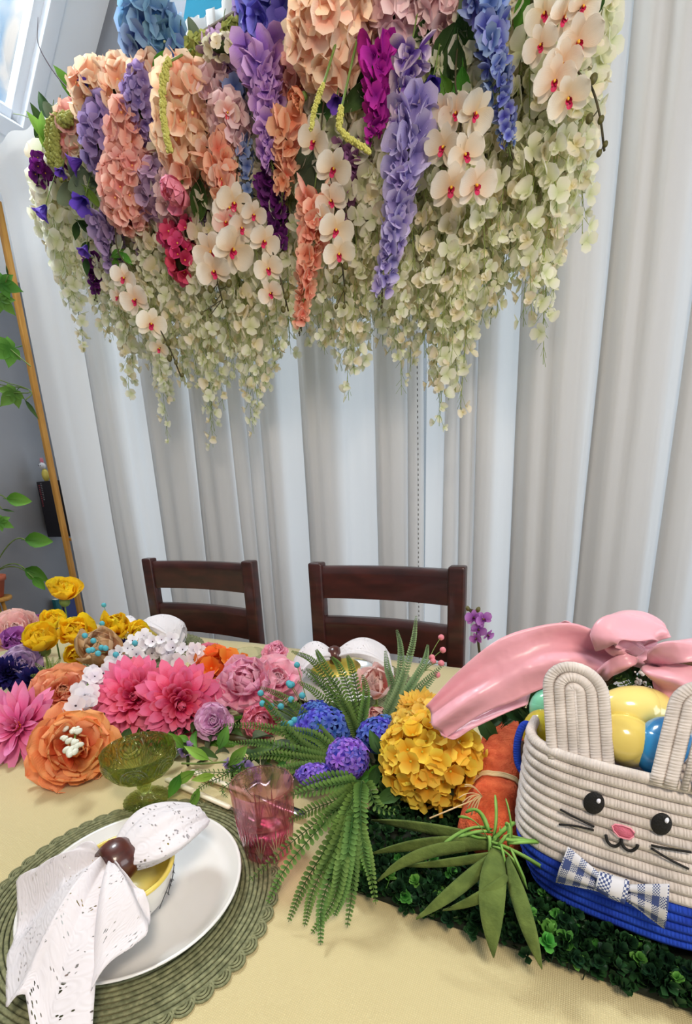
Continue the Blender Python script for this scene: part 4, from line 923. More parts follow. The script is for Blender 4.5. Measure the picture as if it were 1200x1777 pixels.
# upper loop (puffed, closed tube-like loop)
def loop(name, ctr, rx, ry, ang, y, depth, seed=0, squash=.25):
    c = PY(ctr[0], ctr[1], y); m_ = mpp(c); ax = cR*cos(ang)+cU*sin(ang); ay = cR*-sin(ang)+cU*cos(ang)
    def P(s, t):
        a = 2*pi*s; k_ = (2*t-1)
        r = 1-.10*k_*k_; X = rx*m_*cos(a)*r; Y = ry*m_*sin(a)*(1-.0*k_)*r; pinch = .28+.72*min(1, ((cos(a)+1)/1.0))
        return c+ax*X+ay*(Y*pinch**.5)+fw*(depth*k_*pinch)+cU*(.004*sin(5*a+seed)*k_)+fw*(.004*sin(7*a+seed*2+t*4))+ay*(.004*sin(9*k_+seed)*pinch)
    b = MB(); b.grid(P, 56, 14); o = b.build(name, satin, bow); solidify(o, .0012); return o
ribbon('bow_loop', [(1108, 1128, .645), (1072, 1108, .64), (1030, 1098, .645), (1045, 1078, .655), (1080, 1062, .665), (1120, 1064, .665), (1152, 1082, .66), (1158, 1106, .65)],
       [(1110, 1136, .64), (1088, 1126, .615), (1068, 1118, .60), (1076, 1108, .598), (1096, 1110, .60), (1112, 1112, .605), (1130, 1110, .612), (1140, 1112, .62)], .0045, 3, 60, 16, .8, .012)
ribbon('bow_loop', [(1030, 1098, .645), (1045, 1120, .625), (1065, 1138, .62), (1095, 1145, .63)], [(1100, 1132, .632), (1085, 1128, .61), (1090, 1134, .615), (1108, 1142, .625)], .003, 2, 24, 8, .3, .006)
ribbon('bow_loop', [(1158, 1106, .66), (1140, 1115, .65), (1120, 1122, .645), (1104, 1130, .64)], [(1152, 1085, .68), (1135, 1095, .68), (1118, 1105, .675), (1104, 1118, .66)], .002, 1, 20, 6, .3, .0)
# lower left roll into the knot
ribbon('bow_loop', [(1024, 1176, .635), (1050, 1150, .62), (1080, 1136, .61), (1104, 1142, .615)], [(1052, 1172, .64), (1072, 1168, .62), (1090, 1160, .612), (1104, 1150, .62)], .003, 2, 24, 8, 2, .008)
# right loop and tail
ribbon('bow_loop', [(1126, 1148, .625), (1160, 1120, .61), (1200, 1108, .61), (1260, 1100, .63)], [(1130, 1156, .62), (1165, 1150, .59), (1205, 1148, .585), (1260, 1150, .60)], .005, 3, 40, 14, 1.2, .012)
ribbon('ribbon_tail', [(1130, 1150, .62), (1165, 1150, .60), (1210, 1160, .585), (1270, 1190, .57)], [(1132, 1158, .615), (1136, 1196, .60), (1172, 1222, .585), (1250, 1262, .57)], .006, 3, 40, 16, 2.2, .012)
# knot
def kn(s, t):
    a = 2*pi*s; c = KC+cU*.012; m_ = mpp(KC); w_ = 30*m_*(1-.25*sin(pi*t)); A = cR*cos(-.25)+cU*sin(-.25); Bv = cU*cos(.25)+cR*sin(.25)
    return c+A*((2*t-1)*22*m_)+Bv*(cos(a)*22*m_*(1+.12*sin(6*a)))-fw*(sin(a)*.022*(1+.1*sin(6*a)))
b = MB(); b.grid(kn, 40, 12); o = b.build('knot', satin, bow); solidify(o, .0012)
# ================================================================== FLOWERS ON THE TABLE
PM = {}
def petset(nm, m, kinds):
    PM[nm] = []
    for kd in kinds:
        b = MB(); v_, f_, u_ = petal(*kd[:2], **kd[2]); b.add(v_, f_, u_); PM[nm].append(b.mesh('petal', m))
def bloom(name, label, cat, P, face, R, ps, layers, spin=0, group=None, center=None, stem=None, jit=.12, squash=1):
    """layers: (count, elevation, length, radius offset, height, mesh variants, tilt)"""
    if len(layers) <= 5: R *= 1.4
    P = V(P); t_ = thing(name, label, cat, P, group); q = facing(face, spin); rnd = random.Random(hash((round(P.x, 4), round(P.y, 4))) & 0xffff); rnd = random.Random(int(abs(P.x*7919+P.y*104729)*100))
    B = TRS(P, q, (R, R, R*squash))
    for li, (n, el, Ln, r0, z0, vi, tl) in enumerate(layers):
        for k in range(n):
            a = 2*pi*(k+.5*(li % 2))/n+rnd.uniform(-jit, jit)
            M = B @ Mpet(a, el+rnd.uniform(-jit, jit)*.8, r0, z0, Ln*rnd.uniform(.9, 1.08), tl+rnd.uniform(-jit, jit))
            inst('petal', rnd.choice(PM[ps][vi[0]:vi[1]]), t_, M)
    if center:
        b = MB(); c = center
        for k in range(c[1]):
            a = k*2.4; r = c[2]*sqrt(k/c[1]); b.ell((r*cos(a), r*sin(a), c[3]-r*.4), (.03, .03, .05), 5, 3)
        M = B.copy(); b2 = MB(); b2.v = [M @ p for p in b.v]; b2.f = b.f; b2.uv = b.uv; b2.mi = b.mi; b2.build('flower_center', c[0], t_)
    b = MB(); ax = q @ V((0, 0, -1)); b.ell(P+ax*R*.12, R*.22, 8, 6); 
    E_ = stem if stem else P+ax*R*.6+V((0, 0, -R*.3)); 
    if stem is None: E_.z = max(E_.z, TZ+.006)
    b.tube(bez(P+ax*R*.1, P+ax*R*.5, E_, 6), .0025, 6); b.build('stem', stemM, t_); return t_
def P8(**k): return k
ML = .75
# petal meshes
petset('dahlia', pmat('dahlia_hot_pink', (208, 26, 88), (250, 138, 176), (234, 66, 124), transl=.25), [(1, .29, P8(nv=5, nu=2, cup=.3, bend=.5, pk=.66, pt=.6)), (1, .27, P8(nv=5, nu=2, cup=.35, bend=.9, pk=.66, pt=.6)), (1, .31, P8(nv=5, nu=2, cup=.3, bend=.2, ruf=.05, pk=.6, pt=.8, seed=2))])
petset('gerbera', pmat('daisy_pink', (206, 72, 140), (246, 150, 196), (236, 112, 170), transl=.2), [(1, .24, P8(nv=5, nu=2, cup=.25, bend=.35, pk=.6, pt=.7)), (1, .22, P8(nv=5, nu=2, cup=.25, bend=-.2, pk=.6, pt=.8)), (1, .26, P8(nv=5, nu=2, cup=.3, bend=.7, pk=.65, pt=.8))])
def peonyset(nm, m): petset(nm, m, [(1, .95, P8(nv=6, nu=6, cup=.18, bend=.9, ruf=.10, pk=.68, base=.35, seed=1)), (1, .85, P8(nv=6, nu=6, cup=.22, bend=1.2, ruf=.13, pk=.7, base=.3, seed=3)), (1, .8, P8(nv=6, nu=6, cup=.2, bend=.3, ruf=.12, pk=.72, base=.3, seed=5)), (.85, .6, P8(nv=5, nu=5, cup=.25, bend=1.1, ruf=.22, pk=.7, base=.4, seed=8))])
peonyset('peony_orange', pmat('peony_orange', (232, 84, 40), (250, 176, 118), (242, 132, 80)))
peonyset('peony_coral', pmat('peony_coral', (228, 108, 70), (246, 178, 136), (236, 146, 106)))
peonyset('rose_tan', pmat('rose_tan', (224, 160, 110), (228, 192, 152)))
peonyset('peony_pale', pmat('peony_pale_pink', (250, 170, 168), (255, 226, 220), (255, 214, 208), transl=.4, var=.05))
peonyset('peony_pink', pmat('peony_pink', (250, 150, 186), (255, 204, 220), (252, 176, 204), transl=.35, var=.08))
peonyset('yellow', pmat('ranunculus_yellow', (240, 170, 10), (255, 224, 50), (252, 208, 20), transl=.4))
peonyset('mauve', pmat('blossom_mauve', (190, 130, 196), (238, 190, 226), (222, 160, 210), transl=.3))
peonyset('lilac', pmat('rosette_lilac', (140, 100, 176), (212, 186, 226), (186, 150, 206), transl=.3))
peonyset('orchidpurple', pmat('petals_orchid_purple', (150, 60, 160), (200, 120, 204), transl=.3))
peonyset('palepink', pmat('petals_blush', (240, 160, 168), (250, 210, 204), transl=.3))
petset('mumyellow', pmat('mum_yellow', (236, 176, 40), (252, 218, 110), transl=.3), [(1, .26, P8(nv=4, nu=2, cup=.3, bend=.6, pk=.6, pt=.8)), (1, .24, P8(nv=4, nu=2, cup=.3, bend=.9, pk=.6, pt=.8))])
petset('carnation', pmat('carnation_rose', (236, 90, 132), (252, 160, 182), transl=.3), [(1, .7, P8(nv=4, nu=6, cup=.1, bend=.5, ruf=.25, pk=.85, base=.25, seed=1)), (1, .6, P8(nv=4, nu=6, cup=.1, bend=.9, ruf=.28, pk=.85, base=.25, seed=4))])
petset('carnpink', pmat('carnation_pink', (250, 140, 184), (255, 196, 218), transl=.35, var=.08), [(1, .7, P8(nv=4, nu=6, cup=.1, bend=.5, ruf=.25, pk=.85, base=.25, seed=1)), (1, .6, P8(nv=4, nu=6, cup=.1, bend=.9, ruf=.28, pk=.85, base=.25, seed=4))])
petset('navy', pmat('petals_navy', (18, 16, 62), (44, 38, 112), transl=.15), [(1, .3, P8(nv=4, nu=2, cup=.3, bend=.6, pk=.6, pt=.9)), (1, .26, P8(nv=4, nu=2, cup=.3, bend=1.0, pk=.6, pt=.9))])
yc = mat('stamen_yellow', (232, 176, 40), .7); oc = mat('stamen_orange', (228, 120, 60), .7); dk = mat('stamen_dark', (36, 24, 30), .7)
DAH = [(18, -.25, .96, .05, -.06, (0, 3), 0), (20, -.02, 1, .05, -.02, (0, 3), 0), (20, .2, .95, .05, .02, (0, 3), 0), (18, .42, .86, .05, .05, (0, 3), 0), (16, .64, .76, .05, .08, (0, 3), 0), (14, .86, .64, .04, .1, (0, 3), 0), (11, 1.1, .5, .03, .12, (1, 2), 0), (8, 1.35, .38, .01, .14, (1, 2), 0)]
GER = [(18, -.1, 1, .06, 0, (0, 3), 0), (18, .08, .95, .06, .03, (0, 3), 0), (16, .3, .78, .05, .05, (0, 3), 0), (14, .55, .6, .04, .07, (1, 3), 0), (10, .9, .4, .03, .08, (2, 3), 0), (6, 1.2, .28, .01, .09, (2, 3), 0)]
PEO = [(7, -.1, 1, .04, -.05, (0, 3), 0), (8, .15, .95, .04, -.01, (0, 3), 0), (8, .4, .88, .04, .02, (0, 3), 0), (9, .62, .78, .04, .04, (1, 4), 0), (9, .85, .66, .03, .06, (3, 4), 0), (8, 1.1, .56, .03, .08, (3, 4), 0), (6, 1.35, .44, .01, .1, (3, 4), 0)]
ROS = [(5, .35, .95, .04, 0, (0, 2), .1), (5, .65, .9, .04, .02, (0, 2), .1), (5, .95, .8, .04, .04, (0, 2), .15), (4, 1.2, .65, .03, .05, (1, 2), .2), (4, 1.45, .5, .02, .06, (3, 4), .2)]
CUP = [(5, .55, 1, .04, 0, (0, 2), .05), (5, .85, .95, .04, .02, (0, 2), .1), (5, 1.1, .85, .04, .04, (0, 2), .1), (4, 1.35, .7, .02, .05, (1, 4), .2)]
CAR = [(9, -.1, 1, .02, -.05, (0, 2), 0), (10, .2, .95, .02, 0, (0, 2), 0), (10, .5, .9, .02, .02, (0, 2), 0), (9, .8, .82, .02, .04, (0, 2), 0), (7, 1.1, .72, .02, .05, (0, 2), 0), (5, 1.4, .6, .0, .06, (0, 2), 0)]
def at(u, v, z): return PZ(u, v, z)
def tocam(P, a=0, b_=0): 
    d = (EYE-V(P)).normalized(); return d+cR*a+cU*b_
def B1(name, label, cat, u, v, z, Rpx, ps, lay, fa=(0, 0), **k):
    P = at(u, v, z); return bloom(name, label, cat, P, tocam(P, *fa), Rpx*mpp(P), ps, lay, **k)
B1('daisy', 'large pink many-petalled daisy bloom at the far left of the table flowers', 'flower', 34, 1262, .812, 78, 'gerbera', GER, (-.5, .15), center=(oc, 20, .12, .14))
B1('peony', 'big orange ruffled peony above the green goblet, lowest on the left', 'flower', 128, 1298, .806, 78, 'peony_orange', PEO, (.0, .0))
B1('peony', 'coral peony behind the big orange peony, left of the white blossoms', 'flower', 112, 1206, .832, 58, 'peony_coral', PEO, (-.1, .3))
B1('rose', 'tan beige rose beneath the yellow ranunculus', 'flower', 172, 1150, .835, 48, 'rose_tan', CUP, (0, .9))
B1('dahlia', 'hot pink dahlia left of its twin, beside the white blossoms', 'flower', 236, 1212, .825, 72, 'dahlia', DAH, (-.15, .1), center=(mat('dahlia_center', (226, 90, 90), .7), 14, .1, .2))
B1('dahlia', 'hot pink dahlia right of its twin, directly behind the green goblet', 'flower', 312, 1220, .822, 78, 'dahlia', DAH, (.1, -.15), spin=.5, center=(mat('dahlia_center', (226, 90, 90), .7), 14, .1, .2))
B1('carnation', 'small rose-pink carnation at the end of the white blossom spray', 'flower', 362, 1140, .81, 28, 'carnation', CAR, (0, .6))
B1('peony', 'large soft pink peony in the middle of the table flowers', 'flower', 428, 1192, .835, 56, 'carnpink', CAR, (-.15, .4))
B1('peony', 'broad-petalled pink peony behind the blue berries', 'flower', 478, 1185, .822, 50, 'peony_pink', PEO, (.15, .5))
B1('carnation', 'pink ruffled carnation sticking up behind the large soft pink peony', 'flower', 478, 1136, .85, 24, 'carnpink', CAR, (0, .8))
B1('carnation', 'rose-pink carnation below the turquoise berries', 'flower', 452, 1252, .80, 36, 'carnation', CAR, (.1, -.1))
B1('blossom', 'pale mauve blossom between the dahlia and the pink peony', 'flower', 372, 1252, .803, 36, 'mauve', PEO, (-.2, .1))
B1('peony', 'single pale pink peony among the ferns in the middle', 'flower', 650, 1196, .852, 40, 'peony_pale', CUP, (-.1, .4), spin=.4)
B1('petal_cluster', 'loose pale pink petals hanging under the pale peony', 'flower', 652, 1232, .83, 26, 'palepink', CUP[:2], (.1, -.5))
for u, v, z, r, fa, lab in ((112, 1040, .93, 30, (0, 1.6), 'tallest yellow ranunculus, flat and open on its stem'), (128, 1104, .885, 36, (.1, .3), 'open yellow ranunculus with orange centre left of the turquoise berries'), (76, 1126, .86, 34, (-.3, .8), 'leftmost low yellow ranunculus beside the lilac rosette'),
                            (94, 1090, .882, 24, (-.2, 1.2), 'small yellow ranunculus half hidden behind the open one'), (200, 1096, .88, 33, (.1, .5), 'upright yellow ranunculus right of the turquoise berries'), (234, 1102, .87, 22, (.3, .6), 'small yellow ranunculus bud next to the wooden napkin ring'), (132, 1136, .85, 22, (0, .0), 'yellow ranunculus drooping under the open one')):
    P = at(u, v, z); bloom('ranunculus', lab, 'flower', P, tocam(P, *fa), r*mpp(P), 'yellow', ROS if fa[1] > 1.5 else CUP, group='yellow ranunculus flowers', center=(oc, 12, .1, .3), stem=V((P.x+.01, P.y-.01, TZ+.03)))
B1('rosette', 'lilac rolled rosette at the left edge above the pink daisy', 'flower', 38, 1152, .83, 34, 'lilac', PEO, (0, .2))
B1('petal_cluster', 'bright orchid-purple petals at the left edge above the lilac rosette', 'flower', 26, 1124, .85, 30, 'orchidpurple', CUP, (0, .4))
B1('petal_cluster', 'orchid-purple bud in the back row left of the tall ranunculus', 'flower', 74, 1082, .86, 16, 'orchidpurple', CUP, (0, .6))
B1('peony', 'blush pink peony cluster at the back of the left edge', 'flower', 30, 1100, .86, 44, 'palepink', PEO, (-.2, .7))
B1('peony', 'blush pink peony cut off by the left edge of the photo', 'flower', -12, 1108, .86, 36, 'palepink', PEO, (-.2, .7))
B1('aster', 'dark navy blue aster at the left edge below the lilac rosette', 'flower', 14, 1168, .82, 34, 'navy', DAH, (0, .3))
B1('aster', 'dark navy aster tucked behind the coral peony', 'flower', 60, 1184, .80, 30, 'navy', DAH, (0, .4))
B1('aster', 'dark navy aster between the yellow ranunculus and white blossoms', 'flower', 218, 1130, .81, 22, 'navy', DAH, (0, .5))
B1('mum', 'pale yellow mum above the golden hydrangea, under the satin ribbon', 'flower', 728, 1238, .875, 46, 'mumyellow', DAH, (-.15, .5))
B1('aster', 'dark purple aster in shade between the hydrangea and the basket', 'flower', 872, 1262, .86, 34, 'navy', DAH, (0, .4))
# ---- floret heads
def head(name, label, P, rad, fm, n, fs, face=None, core=None, group=None, cat='flower', cover=1.0, stem=None, jit=.25, leaf=None):
    P = V(P); rad = rad if isinstance(rad, (tuple, list)) else (rad,)*3; t_ = thing(name, label, cat, P, group); rnd = random.Random(int(abs(P.x*7919+P.y*104729+P.z*331)*100))
    R3 = facing(face).to_matrix() if face is not None else Matrix.Identity(3)
    b = MB(); b.ell(P, tuple(r*.72 for r in rad), 14, 10, rot=R3)
    if stem is not None: b.tube([P, (P+V(stem))/2+V((.003, 0, 0)), stem], .003, 6)
    b.build('core', core or coreM, t_)
    for k in range(n):
        zf = 1-2*(k+.5)/n*cover; a = k*2.39996; s_ = sqrt(max(0, 1-zf*zf)); d = V((s_*cos(a), s_*sin(a), zf)); p_ = R3 @ V((d.x*rad[0], d.y*rad[1], d.z*rad[2])); nrm = R3 @ V((d.x/rad[0], d.y/rad[1], d.z/rad[2])); nrm.normalize()
        nrm = nrm+V((rnd.uniform(-jit, jit), rnd.uniform(-jit, jit), rnd.uniform(-jit, jit)))
        inst('floret', fm[rnd.randrange(len(fm))], t_, TRS(P+p_*rnd.uniform(.88, 1.04), facing(nrm, rnd.uniform(0, 6)), fs*rnd.uniform(.85, 1.15)))
    return t_
def hyd(nm, base, tip, ctr=(220, 200, 140), **k): 
    m = [pmat('hydrangea_'+nm, base, tip, **k), mat('floret_eye_'+nm, ctr, .6)]
    return [floret4(m, 4, .95, .15, ruf=.08), floret4(m, 4, .95, .4, ruf=.1), floret4(m, 4, .9, .65, bend=.5)]
FH = dict(gold=hyd('gold', (236, 168, 24), (255, 226, 90), (200, 196, 70), var=.14), orange=hyd('orange', (236, 84, 20), (246, 140, 60), (240, 170, 80)),
          blue=hyd('blue', (52, 70, 196), (110, 130, 226), (120, 170, 240), var=.2, hue=.03), violet=hyd('violet', (92, 60, 200), (160, 130, 236), (140, 170, 240), var=.2, hue=.03),
          white=hyd('white', (238, 234, 244), (252, 250, 254), (60, 50, 60)), skyblue=hyd('sky_blue', (64, 108, 180), (152, 190, 220), (200, 206, 150), var=.2, hue=.03),
          peri=hyd('periwinkle', (70, 66, 170), (128, 124, 210), (190, 190, 220), var=.2, hue=.02), peach=hyd('peach', (242, 166, 132), (255, 230, 202), (250, 210, 140), var=.12),
          blush=hyd('blush', (210, 154, 164), (244, 214, 214), (230, 190, 180)), coral=hyd('coral', (232, 138, 126), (252, 204, 190), (250, 190, 120)), mauve=hyd('mauve', (150, 112, 158), (216, 184, 214), (220, 190, 160), var=.2),
          lilac=hyd('lilac', (122, 98, 172), (186, 164, 214), (150, 130, 190), var=.2), plum=hyd('plum', (70, 14, 84), (120, 36, 134), (200, 150, 60), var=.25), fuchsia=hyd('fuchsia', (196, 30, 92), (232, 90, 132), (240, 190, 90)), cream=hyd('cream', (226, 214, 180), (240, 232, 206)),
          green=hyd('moss_green', (120, 130, 60), (176, 180, 100), (190, 190, 110), var=.25))
P = at(748, 1318, .852); m_ = mpp(P)
head('hydrangea', 'golden yellow hydrangea head beside the orange cloth carrot', P, (82*m_, 70*m_, 60*m_), FH['gold'], 112, 24*m_, face=tocam(P), core=mat('core_yellow', (190, 140, 30), .9), stem=PZ(765, 1420, .80))
P = at(738, 1262, .862); m_ = mpp(P)
head('hydrangea', 'pale yellow hydrangea top directly under the pink ribbon tail', P, (52*m_, 40*m_, 40*m_), hyd('pale_yellow', (236, 190, 60), (252, 224, 120), (200, 200, 90)), 60, 20*m_, face=tocam(P), core=MC['core_yellow'], stem=PZ(745, 1300, .80))
P = at(380, 1168, .82); m_ = mpp(P)
head('hydrangea', 'orange hydrangea cluster between the dahlia and the pink peony', P, (38*m_, 34*m_, 30*m_), FH['orange'], 26, 24*m_, face=tocam(P), core=mat('core_orange', (160, 60, 20), .9), stem=PZ(380, 1185, TZ+.01))
HY = {k_: [floret4([MC['hydrangea_'+k_]], 6, .42, .55, ctr=False, bend=-.9, cup=.3, nv=4), floret4([MC['hydrangea_'+k_]], 5, .45, .8, ctr=False, bend=-1.2, cup=.3, nv=4)] for k_ in ('blue', 'violet')}
for nm, lab, (u, v, z), rx, ry, fm, n, fs in (('hyacinth', 'blue hyacinth left of the violet one, below the turquoise berries', (560, 1262, .84), 44, 34, 'blue', 46, 15), ('hyacinth', 'blue hyacinth spike lying right of the violet one, under the pale peony', (664, 1276, .835), 42, 28, 'blue', 40, 14), ('hyacinth', 'round violet-blue hyacinth at the heart of the ferns', (602, 1316, .845), 34, 32, 'violet', 46, 14), ('hyacinth', 'small violet-blue hyacinth touching the pink tumbler', (545, 1344, .825), 30, 16, 'violet', 26, 12), ('hyacinth', 'tiny blue hyacinth tip above the blue cluster', (545, 1236, .855), 22, 16, 'blue', 18, 13)):
    P = at(u, v, z); m_ = mpp(P); head(nm, lab, P, (rx*m_, ry*m_, ry*m_), HY[fm], int(n*1.9), fs*m_*.95, face=tocam(P), core=mat('core_blue', (40, 40, 120), .9), stem=PZ(u+5, v+25, TZ+.02), group='blue and violet hyacinths')
# lavender-like spike right of the blue hyacinth
def spike(name, label, A, B, fm, n, fs, wd, cat='flower', group=None, stemm=None, tipf=.35, budm=None, nb=0, hang=False, sr=.0016, curve=0):
    """flower spike: stem from A to B, florets round it"""
    A, B = V(A), V(B); t_ = thing(name, label, cat, A, group); rnd = random.Random(int(abs(A.x*7919+A.y*104729+B.z*331)*100)); d = (B-A); Ln = d.length; dn = d.normalized(); sd = dn.cross(V((.1, 1, .2))).normalized(); s2 = dn.cross(sd)
    pts = [A+d*t+sd*(sin(t*4+rnd.random())*.006+curve*sin(pi*t))+s2*sin(t*5+1)*.005 for t in [i/10 for i in range(11)]]
    b = MB(); b.tube(pts, [sr*(1.2-.7*i/10) for i in range(11)], 5, cap=False)
    def at_(t): x = t*10; i = min(9, int(x)); return pts[i]*(1-(x-i))+pts[i+1]*(x-i)
    pos = []
    for k in range(n):
        t = (k+.5)/n; q = 1-(1-tipf)*t; a = k*2.4+rnd.uniform(-.5, .5); o_ = (sd*cos(a)+s2*sin(a)); p_ = at_(t)+o_*wd*q*rnd.uniform(.5, 1); pos.append((p_, o_, q, t))
        b.tube([at_(max(0, t-.03)), p_], sr*.45, 3, cap=False)
    if nb:
        for k in range(nb):
            e = pts[-1]+dn*(k*.006)+sd*rnd.uniform(-.008, .008); b.tube([pts[-1], e], sr*.4, 3, cap=False)
    b.build('stem', stemm or stemM, t_)
    for p_, o_, q, t in pos:
        nrm = o_*1.0-dn*(-.5 if hang else .35)+V((rnd.uniform(-.3, .3), rnd.uniform(-.5, .1), rnd.uniform(-.3, .3)))
        inst('floret', fm[rnd.randrange(len(fm))], t_, TRS(p_, facing(nrm, rnd.uniform(0, 6)), fs*q*rnd.uniform(.85, 1.15)))
    if nb:
        bm_ = MB(); bm_.ell((0, 0, 0), (.4, .4, .6), 6, 5); me = bm_.mesh('bud', budm or stemM)
        for k in range(nb): inst('bud', me, t_, TRS(pts[-1]+dn*(k*.006)+sd*rnd.uniform(-.008, .008), facing(dn), .007*rnd.uniform(.7, 1.1)))
    return t_
A = at(690, 1262, .85); spike('lavender_sprig', 'pale blue lavender sprig pointing up right of the blue hyacinth', A, at(704, 1222, .875), FH['skyblue'], 16, 9*mpp(A), .006)
# white blossom branch curling over the orange peony
WB = [((292, 1118, .865), (345, 1140, .845)), ((250, 1120, .875), (300, 1150, .86)), ((222, 1165, .865), (175, 1170, .87)), ((165, 1172, .87), (140, 1230, .86)), ((150, 1210, .865), (135, 1252, .852)), ((235, 1115, .87), (215, 1150, .87))]
t_b = [catmull([at(345, 1150, .845), at(300, 1128, .868), at(250, 1118, .872), at(215, 1158, .87), at(160, 1178, .872), at(140, 1226, .862), at(128, 1290, .842)], 6)][0]
t_ = thing('white_blossom_branch', 'branch of white blossoms arching over the orange peony and dahlias', 'flower', t_b[0])
b = MB(); b.tube(t_b, .0022, 5); b.tube(bez(t_b[14], t_b[14]+V((0, .02, -.03)), PZ(230, 1150, TZ+.01), 6), .0022, 5); b.build('stem', stemM, t_)
rnd = random.Random(3); n = len(t_b)
for k in range(74):
    t = k/74; i = min(n-2, int(t*.86*(n-1))); P = t_b[i].lerp(t_b[i+1], rnd.random()); wd = (.030 if t < .6 else .019); o_ = cR*rnd.uniform(-1, 1)*wd+cU*rnd.uniform(-1, 1)*wd*.8-fw*rnd.uniform(.0, .018)
    inst('floret', FH['white'][rnd.randrange(3)], t_, TRS(P+o_, facing(tocam(P)+o_*30, rnd.uniform(0, 6)), rnd.uniform(.017, .024)))
bm_ = MB(); bm_.ell((0, 0, 0), (.7, .7, 1), 8, 6); bud = bm_.mesh('bud', mat('bud_white', (232, 232, 226), .6, (200, 206, 180), 120))
for k in range(20):
    u = 128+rnd.uniform(-16, 18); v = 1266+rnd.uniform(-8, 40)+abs(rnd.gauss(0, 4)); P = at(u-(v-1266)*.25, v, .855-(v-1266)*.0002); inst('bud', bud, t_, TRS(P, facing((rnd.uniform(-1, 1), -1, rnd.uniform(-1, .3))), rnd.uniform(.0055, .008)))
# berries
def berries(name, label, base, pts, m, r, group=None, sm=None):
    base = V(base); t_ = thing(name, label, 'berries', base, group); b = MB()
    for P in pts: b.tube(bez(base, (base+P)/2+V((0, 0, .012)), P, 6), .0008, 4)
    b.build('stem', sm or stemM, t_); bm_ = MB(); bm_.ell((0, 0, 0), 1, 12, 8); me = bm_.mesh('berry', m)
    for P in pts: inst('berry', me, t_, TRS(P, Quaternion(), r))
tq = mat('berry_turquoise', (70, 168, 186), .5, (90, 186, 200), 60, bump=.4, bscale=500); pk_ = mat('berry_pink', (222, 120, 136), .5, (236, 150, 160), 60, bump=.4, bscale=500)
berries('berry_spray', 'turquoise berry spray among the yellow ranunculus', at(205, 1140, .80), [at(u, v, z) for u, v, z in ((180, 1050, .95), (177, 1082, .93), (147, 1103, .935), (162, 1112, .925), (160, 1128, .915), (154, 1129, .915), (183, 1125, .915), (176, 1124, .915), (201, 1136, .91), (234, 1116, .92), (170, 1134, .91))], tq, .0068, 'turquoise berry sprays')
berries('berry_spray', 'turquoise berry spray in front of the pink peony', at(545, 1270, .80), [at(u, v, z) for u, v, z in ((515, 1154, .90), (501, 1186, .89), (503, 1189, .888), (524, 1207, .875), (505, 1214, .872), (452, 1203, .87), (455, 1221, .865), (470, 1226, .86), (487, 1226, .86), (492, 1256, .85), (511, 1250, .853), (504, 1256, .85), (506, 1188, .885))], tq, .0062, 'turquoise berry sprays')
berries('berry_sprig', 'pink berry sprig at the tip of the right fern spray', at(735, 1165, .88), [at(u, v, z) for u, v, z in ((765, 1106, .93), (768, 1128, .915), (749, 1141, .905), (751, 1148, .90), (765, 1151, .90), (758, 1171, .88))], pk_, .0062)
# ---- ferns
fernA = pmat('fern_green', (60, 92, 40), (110, 146, 70), transl=.2, var=.2, hue=.015); fernB = pmat('fern_bright', (60, 96, 40), (112, 146, 74), transl=.25, var=.2, hue=.015); fernC = pmat('fern_sage', (88, 118, 78), (130, 156, 112), transl=.2, var=.15)
def frond(t_, pts, lw, m, lf=.5, spacing=.0055, tip=.25):
    pts = catmull(pts, 6); n = len(pts); L = sum((pts[i+1]-pts[i]).length for i in range(n-1)); k_ = int(L/spacing); b = MB(); b.tube(pts, [.0013*(1-.7*i/(n-1)) for i in range(n)], 4, cap=False)
    for j in range(2, k_):
        t = j/k_; x = t*(n-1); i = min(n-2, int(x)); P = pts[i].lerp(pts[i+1], x-i); T = (pts[i+1]-pts[i]).normalized(); vw = (EYE-P).normalized(); sd = T.cross(vw).normalized(); q = min(1, .4+t*4)*(1-(1-tip)*t**2)
        for s_ in (-1, 1):
            yd = (sd*s_*.88+T*.5+vw*.12).normalized(); xd = yd.cross(vw).normalized(); zd = xd.cross(yd); M = Matrix(((xd.x, yd.x, zd.x, P.x), (xd.y, yd.y, zd.y, P.y), (xd.z, yd.z, zd.z, P.z), (0, 0, 0, 1)))
            v_, f_, u_ = petal(lw*q, lw*q*lf, 3, 2, .3, .5*s_*.3, 0, .25, .68, .5); b.add(v_, f_, u_, 0, M)
    return b.build('frond', m, t_)
def fern(name, label, base, specs, m, lw, lf=.5, group='green fern sprays in the table runner', **k):
    base = V(base); t_ = thing(name, label, 'fern', base, group)
    b = MB(); b.tube([base+V((0, 0, -.02)), base], .003, 6); b.build('stem', stemM, t_)
    for s_ in specs: frond(t_, [base]+[at(*p_) for p_ in s_], lw, m, lf, **k)
    return t_
fb = at(640, 1296, .81)
fern('fern_spray', 'upright green fern spray left of the pale peony', at(622, 1292, .81), [((600, 1230, .87), (545, 1150, .91), (505, 1130, .92)), ((600, 1220, .875), (560, 1150, .92), (548, 1127, .93)), ((612, 1220, .875), (590, 1160, .92), (575, 1140, .93)), ((622, 1220, .87), (610, 1160, .92), (602, 1137, .935)), ((585, 1240, .85), (545, 1200, .87), (515, 1182, .88)), ((590, 1235, .86), (555, 1180, .89), (530, 1160, .90)), ((630, 1240, .86), (635, 1200, .89), (628, 1170, .90)), ((605, 1240, .86), (575, 1205, .88), (520, 1160, .9))], fernA, .0115, .5)
